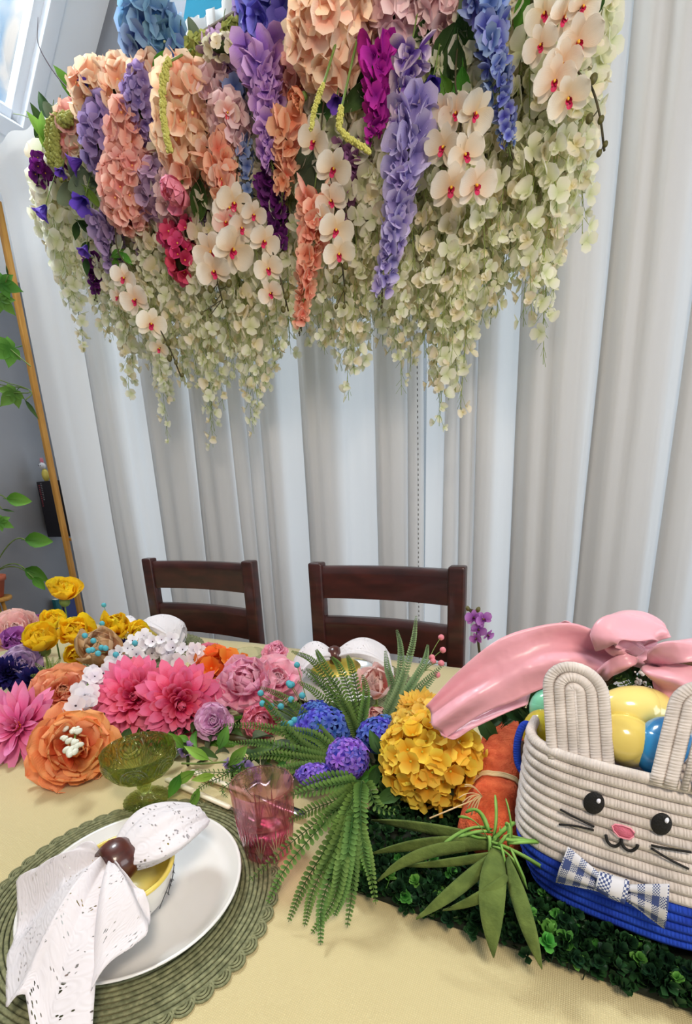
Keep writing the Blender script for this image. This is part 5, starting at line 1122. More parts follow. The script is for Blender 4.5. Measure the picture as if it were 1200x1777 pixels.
fern('fern_spray', 'sage fern spray rising to the right of the pale peony', at(660, 1260, .82), [((690, 1200, .88), (715, 1120, .94), (722, 1068, .965)), ((690, 1190, .88), (695, 1130, .93), (688, 1092, .95)), ((680, 1200, .87), (672, 1160, .91), (668, 1128, .92)), ((705, 1200, .88), (735, 1150, .91), (742, 1118, .925)), ((705, 1215, .86), (740, 1180, .88), (772, 1150, .90)), ((700, 1225, .85), (735, 1195, .87), (762, 1165, .885)), ((700, 1210, .87), (722, 1175, .89), (750, 1148, .905))], fernC, .0105, .55)
fern('fern_spray', 'fern spray reaching left over the pink tumbler', at(600, 1330, .82), [((540, 1290, .84), (460, 1262, .85), (385, 1258, .845)), ((540, 1310, .835), (460, 1290, .84), (395, 1290, .835)), ((540, 1320, .83), (470, 1310, .83), (405, 1318, .825)), ((550, 1280, .85), (500, 1268, .85), (450, 1262, .85)), ((540, 1330, .83), (490, 1335, .825), (430, 1340, .82)), ((520, 1290, .845), (470, 1230, .865), (452, 1210, .87)), ((560, 1275, .85), (500, 1215, .87), (450, 1192, .875))], fernB, .0125, .45)
fern('fern_spray', 'long fern spray hanging over the front edge of the boxwood mat', at(618, 1372, .835), [((600, 1460, .85), (560, 1560, .80), (556, 1640, .772)), ((585, 1440, .845), (530, 1530, .81), (500, 1600, .775)), ((570, 1420, .84), (500, 1500, .82), (462, 1570, .78)), ((612, 1450, .85), (612, 1530, .81), (602, 1610, .775)), ((625, 1440, .85), (640, 1500, .825), (652, 1570, .79)), ((598, 1470, .85), (580, 1560, .80), (540, 1620, .772)), ((590, 1450, .85), (545, 1540, .81), (528, 1608, .775)), ((606, 1460, .855), (596, 1540, .81), (580, 1590, .782))], fernB, .0115, .62, spacing=.0068)
fern('fern_spray', 'fern spray with flat ladder leaves falling left across the tumbler', at(628, 1356, .85), [((590, 1360, .86), (540, 1372, .855), (488, 1385, .845)), ((590, 1385, .855), (540, 1405, .84), (500, 1425, .83)), ((595, 1395, .85), (520, 1450, .83), (430, 1530, .79)), ((580, 1350, .86), (540, 1358, .86), (500, 1380, .85)), ((640, 1370, .85), (655, 1400, .84), (690, 1410, .835)), ((625, 1380, .86), (628, 1460, .845), (640, 1520, .82)), ((596, 1420, .85), (570, 1480, .83), (548, 1520, .81))], fernA, .0135, .42)
fern('fern_spray', 'sparse dark fern spray at the back left corner of the table flowers', at(60, 1110, .82), [((20, 1085, .87), (-20, 1040, .9)), ((50, 1080, .87), (62, 1062, .88)), ((90, 1085, .86), (120, 1080, .87)), ((10, 1090, .87), (-10, 1070, .88)), ((40, 1090, .87), (100, 1060, .90))], fernA, .010, .4)
fern('succulent_sprig', 'yellowish-green seeded sprig below the yellow ranunculus', at(80, 1185, .81), [((85, 1160, .85), (80, 1135, .865)), ((95, 1160, .85), (105, 1140, .862)), ((75, 1165, .845), (60, 1150, .855)), ((100, 1170, .84), (118, 1155, .85)), ((70, 1175, .84), (52, 1172, .845)), ((88, 1165, .848), (92, 1140, .862))], pmat('sprig_olive', (96, 120, 44), (152, 168, 84)), .010, .4, group=None)
fern('fern_spray', 'thin wispy fern strands lying across the placemat behind the tumbler', at(420, 1325, .80), [((390, 1345, .79), (350, 1365, .785), (325, 1400, .782)), ((400, 1340, .795), (360, 1340, .80), (330, 1345, .80)), ((410, 1350, .79), (385, 1370, .785), (395, 1385, .78)), ((430, 1345, .795), (425, 1365, .785), (440, 1385, .78))], fernA, .009, .25)
# leafy branch near goblet
t_ = thing('leafy_twig', 'light green leafy twig to the right of the goblet', 'foliage', at(360, 1310, .79)); 
for i, (u, v, z, L, a) in enumerate(((318, 1298, .82, .040, .6), (338, 1338, .80, .052, 1.9), (312, 1345, .80, .042, 2.5), (362, 1318, .82, .05, .9), (380, 1300, .825, .045, -.5), (345, 1368, .79, .04, 2.6), (398, 1328, .815, .045, -.9), (372, 1345, .80, .04, 1.6))):
    P = at(u, v, z); inst('leaf', LEAF['light'] if i % 2 else LEAF['mid'], t_, TRS(P-cR*cos(a)*0, facing(tocam(P), 0) @ Quaternion((0, 0, 1), a), L))
b = MB(); b.tube(catmull([at(410, 1320, .79), at(360, 1325, .805), at(315, 1325, .805)], 5), .0018, 5); b.build('stem', stemM, t_)
# tiny lilac blossoms under the ferns
for i, (u, v, z, wh) in enumerate(((400, 1328, .79, 'leftmost of the pair right of the leafy twig'), (425, 1330, .79, 'just above the rim of the pink tumbler'), (322, 1302, .795, 'right beside the goblet rim'), (440, 1345, .785, 'behind the pink tumbler rim'))):
    P = at(u, v, z); head('small_blossom', 'tiny pale lilac blossoms '+wh, P, 8*mpp(P), FH['lilac'], 5, 10*mpp(P), face=tocam(P), group='tiny lilac blossoms', stem=V((P.x, P.y, TZ+.004)))
# filler greenery bed for the runner
t_ = thing('greenery_bed', 'dark leafy garland base under the table flowers', 'foliage', at(300, 1230, TZ+.02))
for k in range(290):
    f = RND.random(); 
    if f < .55: P = at(RND.uniform(10, 500), 0, .8) if False else V((RND.uniform(-1.12, -.52), RND.uniform(.58, .80), TZ+RND.uniform(.01, .04)))
    else: P = V((RND.uniform(-.50, -.14), RND.uniform(.60, .80), TZ+RND.uniform(.012, .055)))
    inst('leaf', LEAF[RND.choice(['dark', 'dark', 'grey', 'mid'])], t_, TRS(P, facing((RND.uniform(-.8, .8), RND.uniform(-1, .3), 1), RND.uniform(0, 6)), RND.uniform(.035, .06)))
b = MB(); b.tube(catmull([(-1.15, .68, TZ+.012), (-.8, .68, TZ+.014), (-.5, .69, TZ+.014), (-.14, .70, TZ+.014)], 5), .008, 6, flat=.8); b.build('garland_vine', stemD, t_)
# big dark leaves by the hydrangea and basket
t_ = thing('dark_foliage', 'dark broad leaves in shade between the golden hydrangea and basket', 'foliage', at(850, 1290, .82))
for (u, v, z, L, a) in ((860, 1290, .86, .055, .6), (838, 1262, .87, .05, -.8), (880, 1240, .88, .05, 2.2), (660, 1310, .83, .045, .4), (655, 1330, .83, .04, 2.8), (700, 1370, .82, .05, 2.0), (880, 1315, .85, .045, 1.4), (850, 1235, .875, .045, 1.2)):
    P = at(u, v, z); inst('leaf', LEAF['dark'], t_, TRS(P, facing(tocam(P)) @ Quaternion((0, 0, 1), a), L))
b = MB(); b.tube([at(850, 1300, .80), at(860, 1270, .86)], .0025, 5); b.tube([at(680, 1350, .79), at(665, 1315, .83)], .0025, 5); b.build('stem', stemD, t_)
# greenery-covered handle basket behind the rabbit basket
hb0 = V((BC.x+.03, BC.y+.135, TZ+.003)); t_ = thing('handled_basket', 'dark wicker handle basket full of dark greenery behind the rabbit basket', 'basket', hb0)
wick = mat('wicker_dark', (70, 46, 28), .8, (96, 66, 40), 40, bump=.5, bscale=200)
for i in range(8):
    q = .095+.004*i; b = MB(); b.ring([hb0+V((q*1.25*cos(2*pi*k/40), q*.55*sin(2*pi*k/40), .008+i*.014)) for k in range(40)], .0085, 7); b.build('wicker_band', wick, t_)
b = MB(); b.tube(catmull([hb0+V((-.12, 0, .1)), hb0+V((-.105, 0, .18)), PY(1060, 1176, .70), PY(1095, 1156, .695), PY(1130, 1152, .69), hb0+V((.12, -.0, .25)), hb0+V((.13, 0, .1))], 6), .007, 8); b.build('handle', wick, t_)
for k in range(46):
    u = RND.uniform(880, 1180); 
    if 940 < u < 1040 and RND.random() < .4: continue
    top_ = PY(u+RND.uniform(-20, 20), 1150+abs(u-1090)*.28+RND.uniform(0, 60) if u > 1040 else 1185+RND.uniform(0, 60), .665+RND.uniform(-.02, .03)); bs = hb0+V((RND.uniform(-.10, .12), RND.uniform(-.04, .03), .1))
    frond(t_, [bs, bs.lerp(top_, .55)+V((0, 0, .01)), top_], .013, leafD if RND.random() < .75 else fernA, .35, spacing=.006)
for k in range(60):
    u = RND.choice([RND.uniform(900, 955), RND.uniform(1045, 1190), RND.uniform(1045, 1190)]); P = PY(u, RND.uniform(1165, 1260), .665+RND.uniform(-.005, .02)); inst('leaf', LEAF['slim'] if k % 3 else LEAF['dark'], t_, TRS(P, facing(tocam(P, RND.uniform(-.5, .5), RND.uniform(-.3, .5)), RND.uniform(-1, 1)), RND.uniform(.03, .05)))
for k in range(34):
    P = PY(RND.uniform(872, 945), RND.uniform(1205, 1262), .66+RND.uniform(-.01, .03)); inst('leaf', LEAF['slim'] if k % 2 else LEAF['dark'], t_, TRS(P, facing(tocam(P, RND.uniform(-.5, .5), RND.uniform(-.3, .5)), RND.uniform(-1, 1)), RND.uniform(.03, .045)))
b = MB()
t2 = thing('babys_breath', 'specks of white filler flowers beneath the satin knot', 'flower', PY(1112, 1180, .65))
me_ = MB(); me_.ell((0, 0, 0), (1, 1, .6), 7, 5); me_ = me_.mesh('tiny_flower', mat('speck_white', (244, 240, 236), .6)); b.tube([PY(1112, 1215, .66), PY(1112, 1170, .655)], .0012, 4)
for k in range(22):
    P = PY(1112+RND.uniform(-16, 22), 1172+RND.uniform(-16, 26), .652); inst('tiny_flower', me_, t2, TRS(P, facing(tocam(P)), RND.uniform(.0012, .0028))); b.tube([PY(1112, 1190, .655), P], .0004, 3)
b.build('stem', stemD, t2)
# purple orchid sprig behind the ribbon
OB = {}
def orch(nm, base, tip, lip, eye=(232, 180, 60)):
    OB[nm] = orchidf([pmat('orchid_'+nm, base, tip, transl=.35, var=.06), mat('orchid_lip_'+nm, lip, .5), mat('orchid_column', eye, .5)])
orch('white', (244, 216, 180), (248, 240, 226), (200, 44, 90)); orch('blush', (236, 170, 150), (248, 224, 208), (206, 60, 70)); orch('purple', (150, 70, 170), (190, 130, 204), (90, 20, 100))
budm = MB(); budm.ell((0, 0, 0), (.75, .75, 1), 10, 7); budD = budm.mesh('bud', mat('bud_olive', (70, 66, 26), .5, (96, 92, 40), 60))
def orchid_stem(name, label, pts, blooms, buds, kind='white', group='orchid stems', size=None, y=None, sr=.0022):
    """pts: stem world points; blooms: (point, radius, dx, dy) ; buds: points"""
    t_ = thing(name, label, 'orchid', pts[0], group); P_ = catmull(pts, 5); b = MB(); b.tube(P_, sr, 6)
    def near(P): return min(P_, key=lambda q: (q-P).length)
    for P, r, a, c in blooms: b.tube(bez(near(P-fw*.0+cU*.02), (near(P)+P)/2, P-tocam(P)*-.004, 4), sr*.6, 4)
    for P, r in buds: b.tube(bez(near(P+cU*.02), (near(P)+P)/2, P, 4), sr*.6, 4)
    b.build('stem', stemD, t_)
    rnd = random.Random(len(label)*7)
    for P, r, a, c in blooms: inst('blossom', OB[kind], t_, TRS(P, facing(tocam(P, a*1.6+rnd.uniform(-.25, .25), c-.25+rnd.uniform(-.25, .1)), rnd.uniform(-.6, .6)), r*rnd.uniform(.8, .95)))
    for P, r in buds: inst('bud', budD, t_, TRS(P, facing((rnd.uniform(-.4, .4), -.3, -1)), r))
    return t_
yy = .80
pts = [PY(838, 1180, yy), PY(830, 1120, yy), PY(826, 1075, yy), PY(812, 1056, yy)]
orchid_stem('orchid_sprig', 'small purple orchid sprig standing between the right chair and pink ribbon', pts, [(PY(822, 1072, yy-.01), 17*mpp(pts[0]), -.2, 0), (PY(838, 1074, yy-.01), 15*mpp(pts[0]), .3, 0), (PY(830, 1092, yy-.012), 15*mpp(pts[0]), -.1, -.2), (PY(846, 1102, yy-.01), 13*mpp(pts[0]), .4, -.2), (PY(826, 1108, yy-.01), 12*mpp(pts[0]), -.4, -.2)], [(PY(811, 1056, yy), .0045), (PY(829, 1058, yy), .005)], 'purple', None)
# ================================================================== HANGING FLOWER CLOUD
YF = 1.50
def ph(u, v, dy=0): return PY(u, v, YF+dy)
fz = 2.47
frame = thing('floral_frame', 'mossy branch frame carrying the hanging flower cloud along the curtain top', 'frame', (-.6, YF+.03, fz))
branchM = mat('branch_brown', (66, 50, 36), .9, (90, 70, 48), 30, bump=.5, bscale=120)
for dy, dz in ((0, 0), (.09, .0), (.04, -.035)):
    b = MB(); b.tube(catmull([(-1.70+dy, YF+dy-.02, fz-.02+dz), (-1.2, YF+dy, fz+dz), (-.5, YF+dy+.01, fz+.01+dz), (.2, YF+dy, fz-.01+dz), (.75, YF+dy, fz+dz)], 8), .013, 7); b.build('branch', branchM, frame)
for x in (-1.35, -.3, .6):
    zc_ = cz(x) if x < RX else zr-1.2*(x-RX)/(2.6-RX)
    b = MB(); b.tube([(x, YF+.04, fz+.05), (x, YF+.04, zc_+.01)], .0016, 5); b.build('hanging_wire', steelM, frame)
upper = [(70, 215), (100, 190), (130, 150), (190, 135), (240, 70), (290, 60), (335, 85), (400, 60), (430, 20), (520, -30), (1050, -30)]
lower = [(70, 290), (160, 400), (250, 400), (330, 440), (440, 350), (500, 400), (600, 320), (740, 250), (830, 150), (900, 90), (1050, 40)]
def lerpl(Lst, u):
    for (a, va), (c, vc) in zip(Lst, Lst[1:]):
        if a <= u <= c: return va+(vc-va)*(u-a)/(c-a)
    return Lst[-1][1] if u > Lst[-1][0] else Lst[0][1]
mossM = pmat('moss_sprig', (74, 92, 34), (136, 146, 64), transl=.2, var=.3)
for k in range(300):
    u = RND.uniform(75, 1020) if k % 4 else RND.uniform(480, 860); a, c = lerpl(upper, u), lerpl(lower, u); v = RND.uniform(a+10, c) if k % 3 else RND.uniform(a+10, (a+c)/2)
    P = ph(u, v, RND.uniform(-.02, .07)); inst('leaf', LEAF[RND.choice(['dark', 'dark', 'grey', 'mid', 'dark'])], frame, TRS(P, facing(tocam(P, RND.uniform(-.8, .8), RND.uniform(-.3, 1)), RND.uniform(0, 6)), RND.uniform(.06, .11)))
b = MB()
for k in range(420):      # thin trailing stems and moss between the flowers
    u = RND.uniform(75, 1020); a, c = lerpl(upper, u), lerpl(lower, u); v = RND.uniform(a+6, c); P = ph(u, v, RND.uniform(0, .06)); L_ = RND.uniform(.04, .13)
    e = P+V((RND.uniform(-.4, .4), RND.uniform(-.3, .1), RND.uniform(-1, .4))).normalized()*L_; b.tube(bez(P, (P+e)/2+V((RND.uniform(-.02, .02), -.01, .01)), e, 4), .0014, 3, cap=False)
b.build('trailing_stems', stemM, frame, kind='stuff')
# --- white wisteria strands
wm = pmat('wisteria_white', (222, 228, 178), (250, 248, 232), (242, 244, 214), transl=.5, var=.05, hue=.008)
wm2 = pmat('wisteria_cream', (236, 226, 178), (250, 240, 222), transl=.45, var=.05, hue=.008)
WH = [pea([wm], bd=.5), pea([wm], bd=.7), pea([wm2], bd=.5), floret4([wm], 3, 1.1, .3, ctr=False)]
bott = [(95, 520), (112, 600), (140, 610), (165, 560), (190, 640), (230, 690), (262, 640), (290, 765), (315, 700), (345, 690), (372, 775), (405, 690), (440, 752), (480, 690), (520, 610), (560, 640), (610, 695), (640, 640), (680, 650), (700, 690), (735, 640), (762, 742), (800, 720), (830, 600), (870, 560), (895, 540), (930, 622), (960, 560), (985, 440), (1005, 380), (1020, 250)]
def strand(name, label, cat, A, B, fl_, n, fs, wd, group, stemm, tipf=.4, y=None):
    A, B = V(A), V(B); t_ = thing(name, label, cat, A, group); rnd = random.Random(int(abs(A.x*7919+A.y*104729+B.z*3331)*100)); d = B-A
    ph1, ph2 = rnd.uniform(0, 6), rnd.uniform(0, 6)
    def at_(t): return A+d*t+V((.012*sin(t*7+ph1), .012*sin(t*6+ph2), 0))*min(1, t*3)
    b = MB(); b.tube([at_(i/12) for i in range(13)], [.0018*(1-.6*i/12) for i in range(13)], 4, cap=False); pos = []
    for k in range(n):
        t = (k+.6)/n; q = 1-(1-tipf)*t**1.3; a = k*2.4+rnd.uniform(-.6, .6); o_ = V((cos(a), sin(a)*.8, 0)); p0 = at_(max(0, t-.02)); p_ = at_(t)+o_*wd*q*rnd.uniform(.45, 1)+V((0, 0, rnd.uniform(-.012, .004)))
        b.tube([p0, p_], .0006, 3, cap=False)
        if k % 3 == 0: b.tube([p0, p0+V((rnd.uniform(-1, 1)*wd, rnd.uniform(-1, .3)*wd, -wd*1.3))*q], .0005, 3, cap=False)
        pos.append((p_, o_, q, t))
    b.build('stem', stemm, t_)
    for p_, o_, q, t in pos:
        if t > .9 and rnd.random() < .4: continue
        inst('floret', fl_[rnd.randrange(len(fl_))], t_, TRS(p_, facing(o_+V((rnd.uniform(-.4, .4), -.5, rnd.uniform(-.5, .3))), rnd.uniform(0, 6)), fs*q*rnd.uniform(.8, 1.15)))
    return t_
ZON = ((150, 'at the far left, below the purple bell flowers'), (235, 'behind the leftmost drooping orchid stem'), (330, 'below the fuchsia-red blossoms'), (430, 'below the white orchid cluster left of centre'), (520, 'between the dark plum and coral strands'), (620, 'behind the middle orchid stem'), (720, 'behind the long lavender strand'), (840, 'below the right orchid cluster'), (925, 'below the blue delphinium strand'), (1100, 'at the right edge, below the top right orchids'))
def whitelabel(u, lay):
    z = next(t for m, t in ZON if u < m); wh = ('rear-row', 'middle-row', 'front-row')[lay]
    return (wh+' white wisteria strand '+z, wh+' white wisteria strands '+z)
def wstr(u, vb, dy, lab, grp, k_=1.0):
    B = ph(u, vb, dy); A = V((B.x+RND.uniform(-.02, .02), B.y+RND.uniform(-.01, .01), fz-(.11 if 300 < u < 480 else .04)+RND.uniform(-.04, .01)))
    strand('wisteria_strand', lab, 'artificial flowers', A, B, WH, int((A.z-B.z)/.0155), .050*k_, .040, grp, stemP)
for u, vb, lab in ((141, 612, 'leftmost one with a long bare tip over the curtain'), (230, 692, 'long tip left of the left chair'), (290, 768, 'tip hanging above the left chair post'), (371, 776, 'lowest-hanging tip of the whole fringe'), (441, 752, 'long tip right above the right post of the left chair'),
                   (611, 695, 'tip between the two long bright curtain folds in the middle'), (690, 686, 'tip just left of the stitched curtain hem'), (762, 740, 'lowest tip just right of the stitched curtain hem'), (802, 722, 'tip right beside the lowest tip near the stitched hem'), (933, 634, 'separate long strand on the right over the curtain'), (1000, 440, 'outermost strand at the right edge of the fringe')):
    wstr(u, vb, -.02, 'white wisteria strand, '+lab, 'white wisteria strands with long tips')
for lay, dy, stp in ((0, .07, 15), (1, .01, 17), (2, -.06, 22)):
    u = 92+lay*7
    while u < 1022:
        vb = lerpl(bott, u)
        if lay == 0: vb = vb-RND.uniform(15, 70)
        elif lay == 1: vb = vb-RND.uniform(15, 100)
        else: vb = vb-RND.uniform(30, 150)
        if u < 150: vb -= 40
        if u < 180 and lay == 2: u += stp; continue
        lab, grp = whitelabel(u, lay); wstr(u, vb, dy, lab, grp); u += stp*RND.uniform(.85, 1.15)
# --- coloured heads (u, v, half sizes px, kind, n, floret px, dy, label)
heads = [
 (262, 62, 36, 50, 'skyblue', 40, 30, -.06, 'sky blue hydrangea at the upper left, topmost of the left end'), (296, 88, 20, 26, 'skyblue', 16, 26, -.04, 'sky blue hydrangea florets beside the topmost sky blue head'),
 (480, 20, 50, 58, 'peri', 70, 30, -.08, 'periwinkle hydrangea at the top, left of the big peach one'), (432, 42, 20, 36, 'lilac', 40, 12, -.07, 'violet fluffy flower against the teal wall patch'),
 (578, 42, 62, 74, 'peach', 90, 34, -.14, 'large peach hydrangea at the top of the flower cloud'), (326, 232, 40, 74, 'peach', 64, 32, -.12, 'tall peach hydrangea right of the yellow-green tassel'),
 (700, 2, 50, 44, 'blush', 46, 30, -.10, 'blush hydrangea at the top edge, nearer the peach one'), (765, 8, 36, 46, 'blush', 40, 28, -.09, 'blush hydrangea at the top edge, nearer the blue delphinium'),
 (168, 165, 34, 32, 'peach', 34, 24, -.08, 'peach blossom cluster at the left shoulder of the cloud'), (215, 152, 26, 26, 'peach', 24, 24, -.09, 'peach blossom cluster left of the lilac hyacinth'), (258, 140, 20, 24, 'peach', 18, 20, -.10, 'small peach blossom cluster above the lilac hyacinth'),
 (248, 190, 28, 48, 'lilac', 70, 14, -.11, 'fluffy lilac hyacinth between peach clusters on the left'), (185, 245, 32, 44, 'lilac', 44, 22, -.09, 'lilac blossom cluster with grey-green leaves on the left'),
 (222, 245, 22, 46, 'coral', 40, 22, -.12, 'coral blossom column left of the peach hydrangea'), (130, 235, 22, 34, 'coral', 26, 20, -.07, 'coral blossom cluster near the left end above the purple bud'),
 (218, 338, 34, 50, 'coral', 62, 20, -.12, 'coral pink hydrangea hanging in the lower left of the cloud'), (240, 300, 24, 26, 'coral', 22, 20, -.11, 'coral pink florets over the lower-left coral head'),
 (388, 118, 32, 34, 'mauve', 38, 24, -.08, 'mauve hydrangea under the mossy top'), (372, 178, 28, 34, 'blush', 34, 24, -.10, 'blush blossoms right of the tall peach hydrangea'), (400, 225, 26, 36, 'blush', 34, 22, -.11, 'blush blossoms beside the orchid-purple strand'),
 (110, 252, 18, 20, 'plum', 26, 14, -.06, 'plum purple tuft near the left end'), (74, 300, 14, 22, 'plum', 22, 12, -.05, 'plum purple tuft hanging at the far left over the curtain'),
 (272, 332, 28, 36, 'mauve', 34, 20, -.08, 'mauve blossoms below the lilac hyacinth'), (305, 350, 22, 34, 'blush', 26, 20, -.09, 'blush blossoms left of the salmon strand'), (340, 300, 24, 34, 'mauve', 28, 20, -.08, 'mauve blossoms below the tall peach hydrangea'),
 (316, 452, 18, 26, 'fuchsia', 24, 17, -.09, 'fuchsia-red blossom sprig above the left orchids'), (300, 408, 14, 12, 'fuchsia', 12, 16, -.09, 'small fuchsia-red blossom above the fuchsia sprig'), (328, 404, 12, 16, 'fuchsia', 10, 14, -.09, 'small fuchsia-red blossom right of its twin'),
 (515, 150, 20, 36, 'coral', 26, 20, -.07, 'coral-red blossoms left of the hanging orchids'), (358, 96, 34, 20, 'green', 56, 13, -.10, 'green mossy tuft on the top edge beside the teal wall patch'), (412, 66, 24, 18, 'green', 40, 13, -.09, 'green mossy tuft on the top edge left of the periwinkle head'),
 (345, 130, 26, 20, 'green', 40, 12, -.06, 'green mossy tuft with buds right of the yellow-green tassel'), (388, 82, 30, 12, 'cream', 22, 14, -.13, 'cream tiny blossoms on top against the teal wall'), (440, 330, 14, 30, 'cream', 24, 12, -.06, 'cream tiny blossoms left of the dark plum strand'),
]
cores = {}
for (u, v, rx, ry, kd, n, fp, dy, lab) in heads:
    P = ph(u, v, dy); m_ = mpp(P); A_ = V((P.x+.01, YF+.02, max(fz, P.z+.01)))
    head('hydrangea' if rx > 30 else 'blossom_cluster', lab, P, (rx*m_, ry*m_, rx*m_*.75), FH[kd], n, fp*m_, face=tocam(P), core=coreM, stem=A_, group='hydrangea and blossom heads in the flower cloud')
# --- coloured strands
def cset(nm, base, tip, mid=None, **k): m = pmat('strand_'+nm, base, tip, mid, **k); return [pea([m]), pea([m]), floret4([m], 4, .95, .35, ctr=False, ruf=.12)]
CS = dict(orchid=cset('orchid', (124, 82, 178), (220, 178, 226), (176, 130, 206), var=.12), lav=cset('lavender', (112, 98, 168), (206, 194, 232), (160, 146, 206), var=.1), lilacg=cset('lilac_grey', (120, 96, 150), (190, 166, 206), var=.12), coral=cset('coral', (214, 112, 88), (248, 194, 170), (240, 156, 132), var=.1), salmon=cset('salmon', (224, 118, 84), (246, 192, 160), var=.1),
          plum=cset('plum', (54, 12, 66), (112, 40, 124), var=.2), mauve=cset('mauve', (104, 50, 104), (176, 124, 176), var=.15), magenta=cset('magenta', (150, 20, 150), (214, 60, 184), var=.12), blue=cset('delphinium', (64, 76, 160), (160, 176, 222), (100, 114, 196), var=.18, hue=.02), steel=cset('steel_blue', (70, 96, 160), (150, 168, 208), var=.15), pinkg=cset('pink', (206, 110, 136), (236, 178, 186), var=.12), pansy=cset('pansy', (96, 60, 150), (226, 206, 222), (130, 96, 180), var=.1))
strs = [
 ((448, 88), (474, 285), 'orchid', 34, 34, 26, -.13, 'orchid-purple strand hanging right of the blush blossoms'),
 ((360, 95), (380, 200), 'mauve', 14, 26, 20, -.06, 'short mauve strand under the mossy top'),
 ((405, 150), (432, 340), 'steel', 24, 22, 14, -.09, 'steel blue strand between the blush blossoms and purple strand'),
 ((372, 262), (402, 400), 'salmon', 26, 30, 20, -.13, 'salmon strand beneath the blush blossoms, left of centre'),
 ((498, 205), (492, 330), 'salmon', 22, 28, 18, -.12, 'salmon strand in the middle, right of the purple one'),
 ((545, 330), (524, 560), 'coral', 40, 28, 17, -.13, 'long coral strand hanging lowest in the middle'),
 ((462, 300), (490, 428), 'plum', 30, 22, 17, -.08, 'dark plum strand in front of the white fringe'),
 ((610, 255), (604, 382), 'mauve', 20, 24, 17, -.06, 'mauve strand right of the hanging orchids'),
 ((718, 170), (666, 508), 'lav', 46, 36, 22, -.15, 'long lavender strand right of centre'),
 ((712, 85), (690, 235), 'pansy', 16, 32, 18, -.17, 'pale violet pansy-like strand above the long lavender strand'),
 ((655, 78), (650, 240), 'magenta', 20, 30, 18, -.13, 'bright magenta strand left of the pansy-like one'),
 ((832, -10), (886, 246), 'blue', 44, 26, 24, -.12, 'blue delphinium strand at the upper right'),
 ((180, 380), (200, 470), 'lilacg', 18, 26, 18, -.09, 'short lilac strand at the lower left of the cloud'),
 ((262, 290), (290, 430), 'pinkg', 16, 20, 14, -.07, 'dusty pink strand above the fuchsia sprig'),
 ((160, 450), (166, 506), 'plum', 12, 16, 10, -.05, 'small plum strand hanging at the lower left'),
 ((300, 210), (268, 400), 'lilacg', 22, 24, 18, -.04, 'dusky lilac strand behind the coral pink hydrangea'),
 ((345, 350), (352, 420), 'lilacg', 12, 20, 14, -.05, 'short dusky lilac strand left of the orchids'),
 ((150, 180), (165, 320), 'pinkg', 18, 22, 16, -.05, 'dusty pink strand at the left shoulder of the cloud'),
 ((235, 385), (255, 470), 'lilacg', 10, 16, 12, -.05, 'thin dusky strand below the coral pink hydrangea'),
]
for (a, c, kd, n, fp, wp, dy, lab) in strs:
    A, B = ph(a[0], a[1], dy), ph(c[0], c[1], dy); m_ = mpp(A)
    spike('flower_strand', lab, A, B, CS[kd], int(n*1.7), fp*m_*.98, wp*m_, cat='artificial flowers', group='coloured flower strands', stemm=stemM, hang=True, tipf=.45, nb=6, budm=stemD, sr=.002)
    # tie each strand up to the frame
    b = MB(); o = [x for x in bpy.data.objects if x.get('label') == lab][0]; b.tube(bez((A.x, YF+.02, max(fz-.02, A.z+.02)), A+V((0, .03, .05)), A, 6), .0018, 4); b.build('stem_top', stemM, o)
# --- orchids
def ob(u, v, r, dy=-.15, a=0, c=0): P = ph(u, v, dy); return (P, r*mpp(P), a, c)
def obd(u, v, r=7, dy=-.15): P = ph(u, v, dy); return (P, r*mpp(P))
def st_(*p, dy=-.13): return [V((ph(p[0][0], p[0][1], dy).x, YF+.02, fz-.03))]+[ph(u, v, dy) for u, v in p]
orchid_stem('hanging_orchid', 'white orchid stem with magenta centres, leftmost, drooping to the lower left', st_((200, 400), (225, 470), (255, 530), (292, 600), (314, 654)), [ob(216, 482, 26, a=-.2), ob(236, 520, 32, a=-.4), ob(262, 562, 30, a=-.1), ob(277, 604, 20, a=-.3, c=-.4), ob(206, 515, 18, a=-.8)], [obd(292, 595, 6), obd(294, 622, 6), obd(305, 629, 4.5), obd(316, 651, 4)])
orchid_stem('hanging_orchid', 'white orchid cluster under the salmon strand, with dark buds below', st_((392, 330), (390, 400), (375, 470), (385, 520)), [ob(368, 436, 38, a=-.3), ob(402, 432, 42, a=.2), ob(372, 470, 36, a=-.2, c=-.2), ob(398, 360, 32), ob(418, 395, 28, a=.3)], [obd(365, 502, 7), obd(397, 492, 7), obd(371, 522, 5), obd(350, 543, 4), obd(364, 548, 4), obd(386, 532, 4)])
orchid_stem('hanging_orchid', 'white orchid stem curving down right to the tip of the coral strand', st_((410, 320), (440, 360), (462, 410), (480, 460), (500, 540)), [ob(406, 352, 34, a=.1), ob(440, 372, 26), ob(458, 418, 32, a=.1), ob(466, 466, 28), ob(470, 508, 26, a=-.1, c=-.3)], [obd(497, 513, 7), obd(491, 537, 6)])
orchid_stem('hanging_orchid', 'white orchid stem hanging in the very middle of the cloud', st_((560, 190), (560, 260), (578, 330), (590, 430), (598, 500)), [ob(546, 246, 34, a=-.2), ob(578, 292, 38, a=.1), ob(575, 348, 34, a=-.1), ob(560, 378, 24, a=-.4), ob(582, 398, 36), ob(588, 440, 30, a=-.1, c=-.2)], [obd(599, 461, 7), obd(582, 485, 7), obd(598, 502, 5), obd(583, 532, 4.5), obd(597, 532, 4)])
orchid_stem('hanging_orchid', 'white orchid cluster right of the long lavender strand', st_((790, 120), (800, 180), (798, 250), (800, 320)), [ob(792, 196, 36, a=-.1), ob(822, 196, 36, a=.3), ob(770, 255, 36, a=-.3), ob(806, 268, 38, a=.2), ob(782, 325, 38, a=-.1), ob(824, 322, 38, a=.2), ob(770, 190, 26, a=-.5)], [])
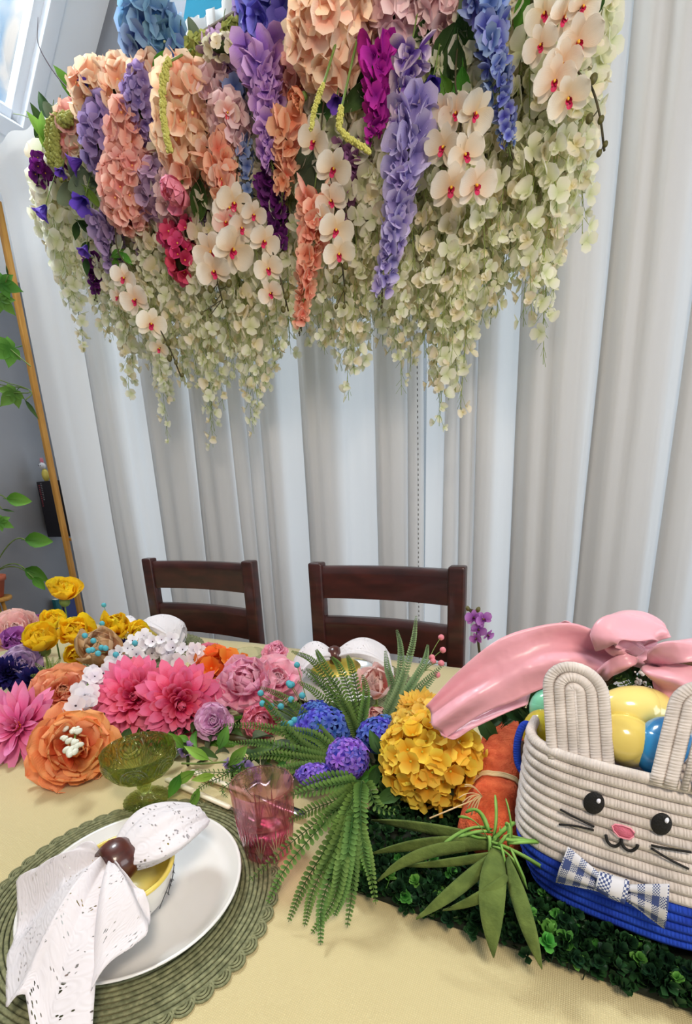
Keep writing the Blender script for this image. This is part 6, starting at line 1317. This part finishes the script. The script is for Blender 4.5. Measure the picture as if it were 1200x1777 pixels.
orchid_stem('hanging_orchid', 'white orchid stem at the top right with dark buds over the curtain', st_((960, -20), (985, 60), (1000, 120), (1025, 150), (1040, 200), (1048, 262)), [ob(945, 22, 36, a=-.2), ob(978, 28, 36, a=.1), ob(938, 78, 34, a=-.2), ob(1002, 72, 40, a=.1), ob(962, 140, 38), ob(985, 170, 38, c=-.2), ob(975, 110, 34, a=-.1), ob(1010, 10, 30, a=.3)], [obd(1029, 137, 9), obd(1022, 206, 8.5), obd(1042, 208, 7), obd(1050, 250, 5.5), obd(1039, 266, 6)])
orchid_stem('hanging_orchid', 'blush orchid stem between the blush blossoms and dusky left strands', st_((380, 200), (372, 300), (385, 380)), [ob(395, 195, 24), ob(356, 255, 20, a=-.3), ob(384, 310, 28), ob(392, 385, 26)], [], 'blush')
# --- amaranthus tassels
am = [mat('tassel_yellow_green', (186, 184, 84), .85, (206, 200, 116), 200), mat('tassel_moss', (140, 146, 64), .85, (170, 172, 92), 200)]
bb = []
for m in am:
    b = MB(); 
    for k in range(7): a = k*2.4; b.ell((.4*cos(a), .4*sin(a), .25*sin(k)), .38, 6, 4)
    bb.append(b.mesh('knob', m))
for pts, wd, mi, lab in (([(292, 108), (283, 150), (285, 210), (294, 262)], 8.5, 0, 'thick yellow-green tassel left of the tall peach hydrangea'), ([(560, 150), (547, 185), (540, 222)], 6, 0, 'short yellow-green tassel left of the middle orchids'), ([(592, 188), (590, 225), (612, 245), (642, 262)], 7, 0, 'yellow-green tassel curling right below the magenta strand'), ([(122, 205), (100, 220), (96, 260), (108, 305)], 12, 1, 'moss-green tassel at the left end of the cloud'), ([(112, 200), (90, 212), (84, 250), (92, 285)], 9, 1, 'second moss-green tassel, outermost at the left end')):
    P_ = catmull([ph(u, v, -.25 if mi == 0 else -.12) for u, v in pts], 14); t_ = thing('flower_tassel', lab, 'artificial flowers', P_[0], 'amaranthus tassels'); b = MB(); b.tube([V((P_[0].x, YF+.02, max(fz, P_[0].z+.01)))]+P_, .003, 5); b.build('stem', stemM, t_)
    m_ = mpp(P_[0]); n = len(P_)
    for i in range(n):
        for j in range(2): inst('knob', bb[mi], t_, TRS(P_[i]+V((RND.uniform(-1, 1), RND.uniform(-1, .3), RND.uniform(-1, 1)))*wd*m_*.35, facing((RND.uniform(-1, 1), -1, RND.uniform(-1, 1))), wd*m_*.85))
# --- purple bell buds
pb_ = bellf([pmat('bell_purple', (52, 34, 130), (110, 76, 190), transl=.2)], 'bell')
for i, (u, v, r, dx, dz, lab) in enumerate(((80, 356, 26, -.6, -.9, 'purple bell flower hanging at the far left over the curtain'), (148, 342, 32, .1, -.6, 'purple bell flower under the grey-green leaves'), (142, 278, 28, -.6, -.3, 'purple bell flower beside the coral clusters on the left'), (584, 166, 26, .1, -1, 'blue-violet bell flower below the large peach hydrangea'), (752, 132, 26, 0, -1, 'blue-violet bell flower right of the magenta strand'), (738, 244, 26, .3, -1, 'blue-violet bell flower above the right orchid cluster'), (732, 208, 22, -.2, -1, 'smaller blue-violet bell flower above its neighbour'), (152, 152, 18, -.2, 1, 'small purple bud pointing up at the left shoulder'), (150, 425, 20, -.2, -1, 'purple bell flower above the small plum strand'), (108, 290, 18, 0, -1, 'purple bell flower under the moss-green tassel'))):
    P = ph(u, v, -.13); t_ = thing('bell_flower', lab, 'flower', P, 'purple bell flowers'); inst('bell', pb_, t_, TRS(P, facing((dx, -.5, dz)), r*mpp(P)))
    b = MB(); b.tube(bez((P.x+.02, YF+.02, max(fz-.02, P.z+.03)), P+V((.01, .02, .06)), P, 6), .0016, 5); b.build('stem', stemM, t_)
b = MB()
# pink rose
P = ph(314, 322, -.13); bloom('rose', 'dusty pink rose bud in the lower left of the cloud', 'flower', P, (-.2, -.8, -.7), 30*mpp(P), 'carnation', CUP, stem=V((P.x, YF+.02, fz-.05)))
P = ph(525, 168, -.13); bloom('rose', 'small salmon-pink rose bud left of the blue-violet bell', 'flower', P, (-.3, -.8, -.5), 22*mpp(P), 'peony_coral', CUP, stem=V((P.x, YF+.02, fz-.05)))
# leaves in front, each a leaf of one of three leafy sprays
sprays = (('leafy_spray', 'grey-green leafy spray on the left shoulder of the cloud', ((196, 170, 50, 2.2, 'dark'), (186, 222, 46, 1.2, 'grey'), (205, 222, 44, -.6, 'grey'), (148, 318, 50, 1.9, 'grey'), (120, 335, 44, 2.3, 'grey'), (160, 342, 34, -2.4, 'light'), (140, 308, 46, .6, 'grey'), (118, 222, 36, .4, 'light'), (190, 195, 44, -1.9, 'dark'), (278, 108, 40, -.8, 'mid'))),
          ('leafy_spray', 'two bright green leaves pointing up at the far left end', ((68, 222, 44, .65, 'light'), (74, 220, 38, -.1, 'light'), (74, 240, 30, .1, 'light'))),
          ('leafy_spray', 'dark green leafy spray around the middle of the cloud', ((585, 150, 60, .9, 'dark'), (640, 135, 56, -1.2, 'dark'), (560, 195, 54, 2.6, 'dark'), (535, 275, 60, 2.4, 'grey'), (545, 320, 60, 2.9, 'grey'), (620, 170, 60, 2.0, 'dark'), (605, 115, 50, -.3, 'mid'), (345, 350, 60, 2.9, 'dark'), (480, 150, 44, -1.2, 'mid'), (490, 80, 44, .8, 'mid'), (670, 60, 40, -.9, 'light'))),
          ('leafy_spray', 'dark green leafy spray hanging beside the blue delphinium strand', ((790, 130, 80, 3.0, 'dark'), (808, 60, 80, 2.8, 'dark'), (768, 90, 70, 2.4, 'dark'), (752, 192, 60, 1.6, 'dark'), (775, 170, 60, -2.8, 'mid'), (800, 160, 60, 3.1, 'mid'), (820, 30, 70, -2.6, 'grey'), (735, 60, 60, 2.2, 'dark'), (745, 160, 50, 2.8, 'dark'), (905, 20, 50, 2.6, 'mid'), (1032, 8, 40, -.6, 'mid'), (1040, 2, 34, -.3, 'dark'))),
          ('leafy_spray', 'thin dark leafy sprig trailing at the lower left over the fringe', ((132, 400, 26, 2.8, 'dark'), (148, 430, 24, 2.3, 'dark'), (150, 462, 24, 2.9, 'dark'), (140, 365, 30, -2.2, 'dark'), (150, 395, 30, -2.0, 'dark'), (205, 440, 26, -1.2, 'mid'), (218, 448, 24, -2.2, 'mid'), (200, 460, 22, 2.9, 'mid'))))
for nm, lab, lv in sprays:
    P0 = ph(lv[0][0], lv[0][1], -.06); t_ = thing(nm, lab, 'foliage', P0, 'leafy sprays in the flower cloud'); b = MB()
    for u, v, L, a, kd in lv:
        P = ph(u, v, -.10); m_ = mpp(P); q = facing(tocam(P, RND.uniform(-.3, .3), RND.uniform(-.2, .3))) @ Quaternion((0, 0, 1), a); inst('leaf', LEAF[kd], t_, TRS(P-(q @ V((0, 1, 0)))*L*m_*.5, q, L*m_*1.15))
        b.tube(bez(P-(q @ V((0, 1, 0)))*L*m_*.6, P+V((0, .04, .03)), P+V((0, .12, .06)), 5), .0014, 4)
    b.build('stem', stemM, t_)
# twigs
for pts, lab in (([(160, 200), (140, 176), (105, 140), (82, 108), (66, 74), (66, 30)], 'long bare twig rising over the skylight at the upper left'), ([(140, 176), (115, 172), (104, 190), (104, 206)], 'short curled twig under the long bare twig')):
    P_ = catmull([ph(u, v, -.05) for u, v in pts], 6); n = len(P_); b = MB(); b.tube(P_, [.003*(1-.75*i/n) for i in range(n)], 5); b.build('twig', mat('twig_violet_brown', (70, 52, 66), .8), loc=P_[0], label=lab, cat='twig', group='bare twigs')
